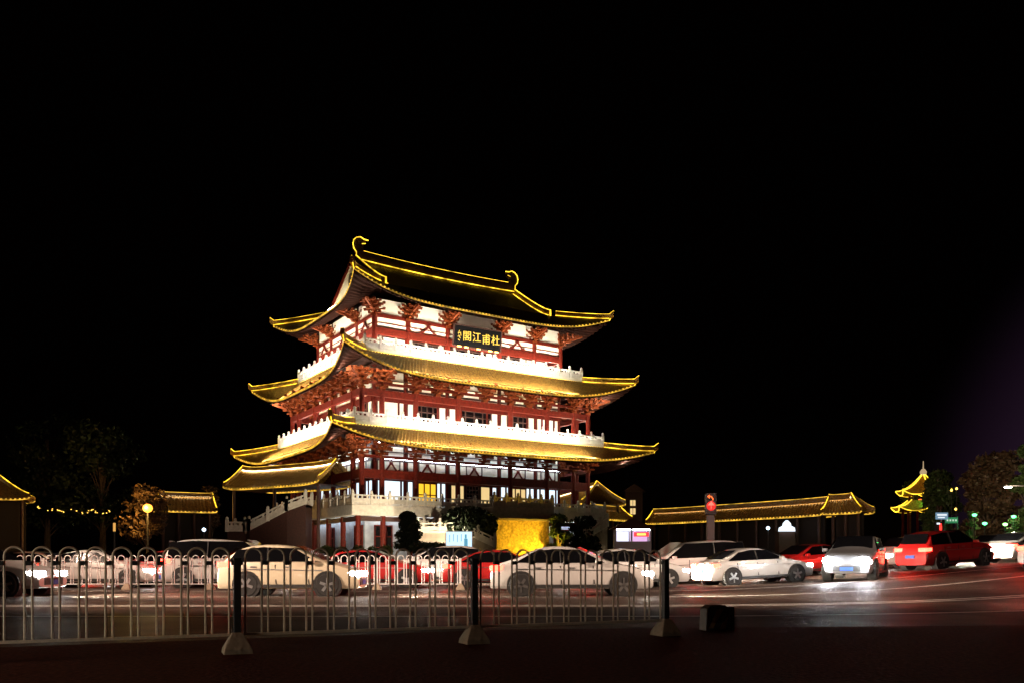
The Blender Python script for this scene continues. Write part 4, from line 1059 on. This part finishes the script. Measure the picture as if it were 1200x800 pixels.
# ------------------------------------------------------------------ railings with hooped tops
def railing(x0, y0, dx, dy, spacing, hoops, posts, first_panel, H, mt_t, mt_p, label, base=True, r=.0115, bar=None):
    ang = math.atan2(dy, dx); root = empty('railing', (x0, y0, 0), ang, label, 'railing', 'hooped street railings')
    pit = (spacing-.10)/hoops
    m = MB(); wv = pit*.72
    for i in range(hoops):
        c = .05+pit*(i+.5); a = wv/2
        pts = [(c-a, 0, .20), (c-a, 0, H-a)] + [(c-a*math.cos(t), 0, H-a+a*math.sin(t)) for t in frange(0, math.pi, 10)[1:-1]] + [(c+a, 0, H-a), (c+a, 0, .20)]
        m.tube(pts, r, 8)
    m.box((spacing/2, 0, .205), (spacing-.09, .035, .03))
    p0 = m.build('panel', mt_t, root, smooth=False)
    e = pit-wv; jb = None
    for i in range(hoops+1):
        c = .05+pit*i
        if jb is None: jb = MB().box((0, 0, 0), (e-.022, .03, .045)).build('joining_bar', mt_p, p0); jb.location = (c, 0, H*.86); jb.scale = (.6, 1, 1)
        else:
            q = dup(jb, p0, (c, 0, H*.86)); q.scale = (1, 1, 1) if i < hoops else (.6, 1, 1)
    p0.location = (first_panel*spacing, 0, 0)
    for k in range(first_panel+1, posts-1+first_panel+1):
        if k >= posts: break
        c = copy_tree(p0, root); c.location = (k*spacing, 0, 0)
    return root, pit
def add_post(root, s, mt_p, H=1.02, base=True, bar=None):
    m = MB(); m.box((s, 0, H/2+.08), (.075, .075, H-.16)); po = m.build('post', mt_p, root, bevel=.006)
    MB().box((s, 0, H+.006), (.085, .085, .012)).build('cap', mt_p, po)
    if base:
        b = MB(); b.lathe((0, 0, 0), [(.215, 0), (.205, .055), (.10, .20), (.075, .23)], 4)
        o = b.build('concrete_foot', CONC, po, bevel=.008); o.location = (s, 0, 0); o.rotation_euler = (0, 0, R(45))
    return po
# near railing: passes the posts seen at 278, 556 and 780 px
AY, BY, SP = 10.45, .435, .2412*10.45*math.sqrt(1+.435**2)
def fp(k): x = k*AY/(1-BY*k); return x, AY/(1-BY*k)
p1 = fp((278-600)/F)
un = Vector((1, BY)).normalized()
o = Vector(p1)-un*SP*2
rl, pit = railing(o.x, o.y, un.x, un.y, SP, 11, 4, 0, 1.14, IRON, POST, 'long hooped metal railing in the foreground with three dark posts on concrete feet')
for k in (0, 1, 2, 3, 4): add_post(rl, k*SP, POST)
# median railing: pale and farther away
mx = -25.0; y_ = 29.4
rl2, _ = railing(mx, y_, 1, 0, 2.9, 9, 8, 0, 1.2, mat('white_tube', (.72, .70, .68), .5), mat('white_post', (.6, .58, .56), .5), 'pale hooped railing along the middle of the street, in front of the cars', r=.016)
for k in range(9): add_post(rl2, k*2.9, MATS['white_post'], 1.1)

# ------------------------------------------------------------------ traffic light in the median
Y = 43.5; x = X(832.5, Y)
r = empty('traffic_light', (x, Y, g(x, Y)), 0, 'red traffic light with an arrow on a thick grey post, behind the cars', 'traffic light'); z0 = g(x, Y)
MB().box((0, 0, (Z(603, Y)-z0)/2), (.36, .3, Z(603, Y)-z0)).build('pole', mat('grey_post', (.10, .09, .09), .6), r, bevel=.02)
hs = MB().box((0, -.02, Z(590, Y)-z0), (.54, .3, 1.08)).build('signal_housing', POST, r, bevel=.03)
zc = Z(592.5, Y)-z0; m = MB()
m.beam((-.01, -.185, zc-.17), (-.01, -.185, zc+.10), .02, .11)
m.prism([(-.19, 0), (.18, 0), (0, .22)], Matrix.Translation((0, -.185, zc+.03)), .02)
m.build('red_arrow', emit('red_arrow', (1, .03, .02), 9), hs)
MB().tube([(0, -.15, zc), (0, -.178, zc)], .24, 18).build('red_lens', emit('red_lens', (1, .02, .015), 1.0), hs)
m = MB(); zc2 = Z(583, Y)-z0
m.tube([(.08, -.19, zc2-.15), (.08, -.19, zc2-.03), (.0, -.19, zc2+.07), (-.11, -.19, zc2+.07)], .03, 6)
m.prism([(-.21, .07), (-.08, .17), (-.08, -.04)], Matrix.Translation((0, -.19, zc2)), .02)
m.build('turn_arrow', emit('turn_arrow', (1, .12, .02), 2.5), hs)
for zz_ in (zc+.27, zc2+.22): MB().box((0, -.26, zz_), (.5, .2, .02)).build('visor', POST, hs)

# striped barrier block on the near road
Y = 12.2; r = empty('barrier_block', (X(839, Y), Y, 0), R(14), 'small black and yellow striped barrier block on the road beyond the railing end', 'barrier')
M = Matrix.Identity(4)
r.scale = (.88, .9, .88)
b = MB().prism([(-.24, 0), (.16, 0), (.16, .38), (.10, .42), (-.14, .42), (-.22, .36)], M, .26).build('body', mat('barrier_black', (.03, .027, .025), .6), r, bevel=.015)
MB().box((.21, 0, .19), (.10, .28, .40)).build('end_block', POST, r, bevel=.01)
yl = mat('barrier_yellow', (.16, .10, .03), .7, noise=.3, scale=12)
m = MB()
for poly in ([(-.02, .03), (.10, .03), (.14, .20), (.14, .24)], [(-.20, .05), (-.12, .05), (.06, .36), (-.04, .36)]): m.prism(poly, Matrix.Translation((0, -.134, 0)), .01)
m.build('stripe', yl, b)
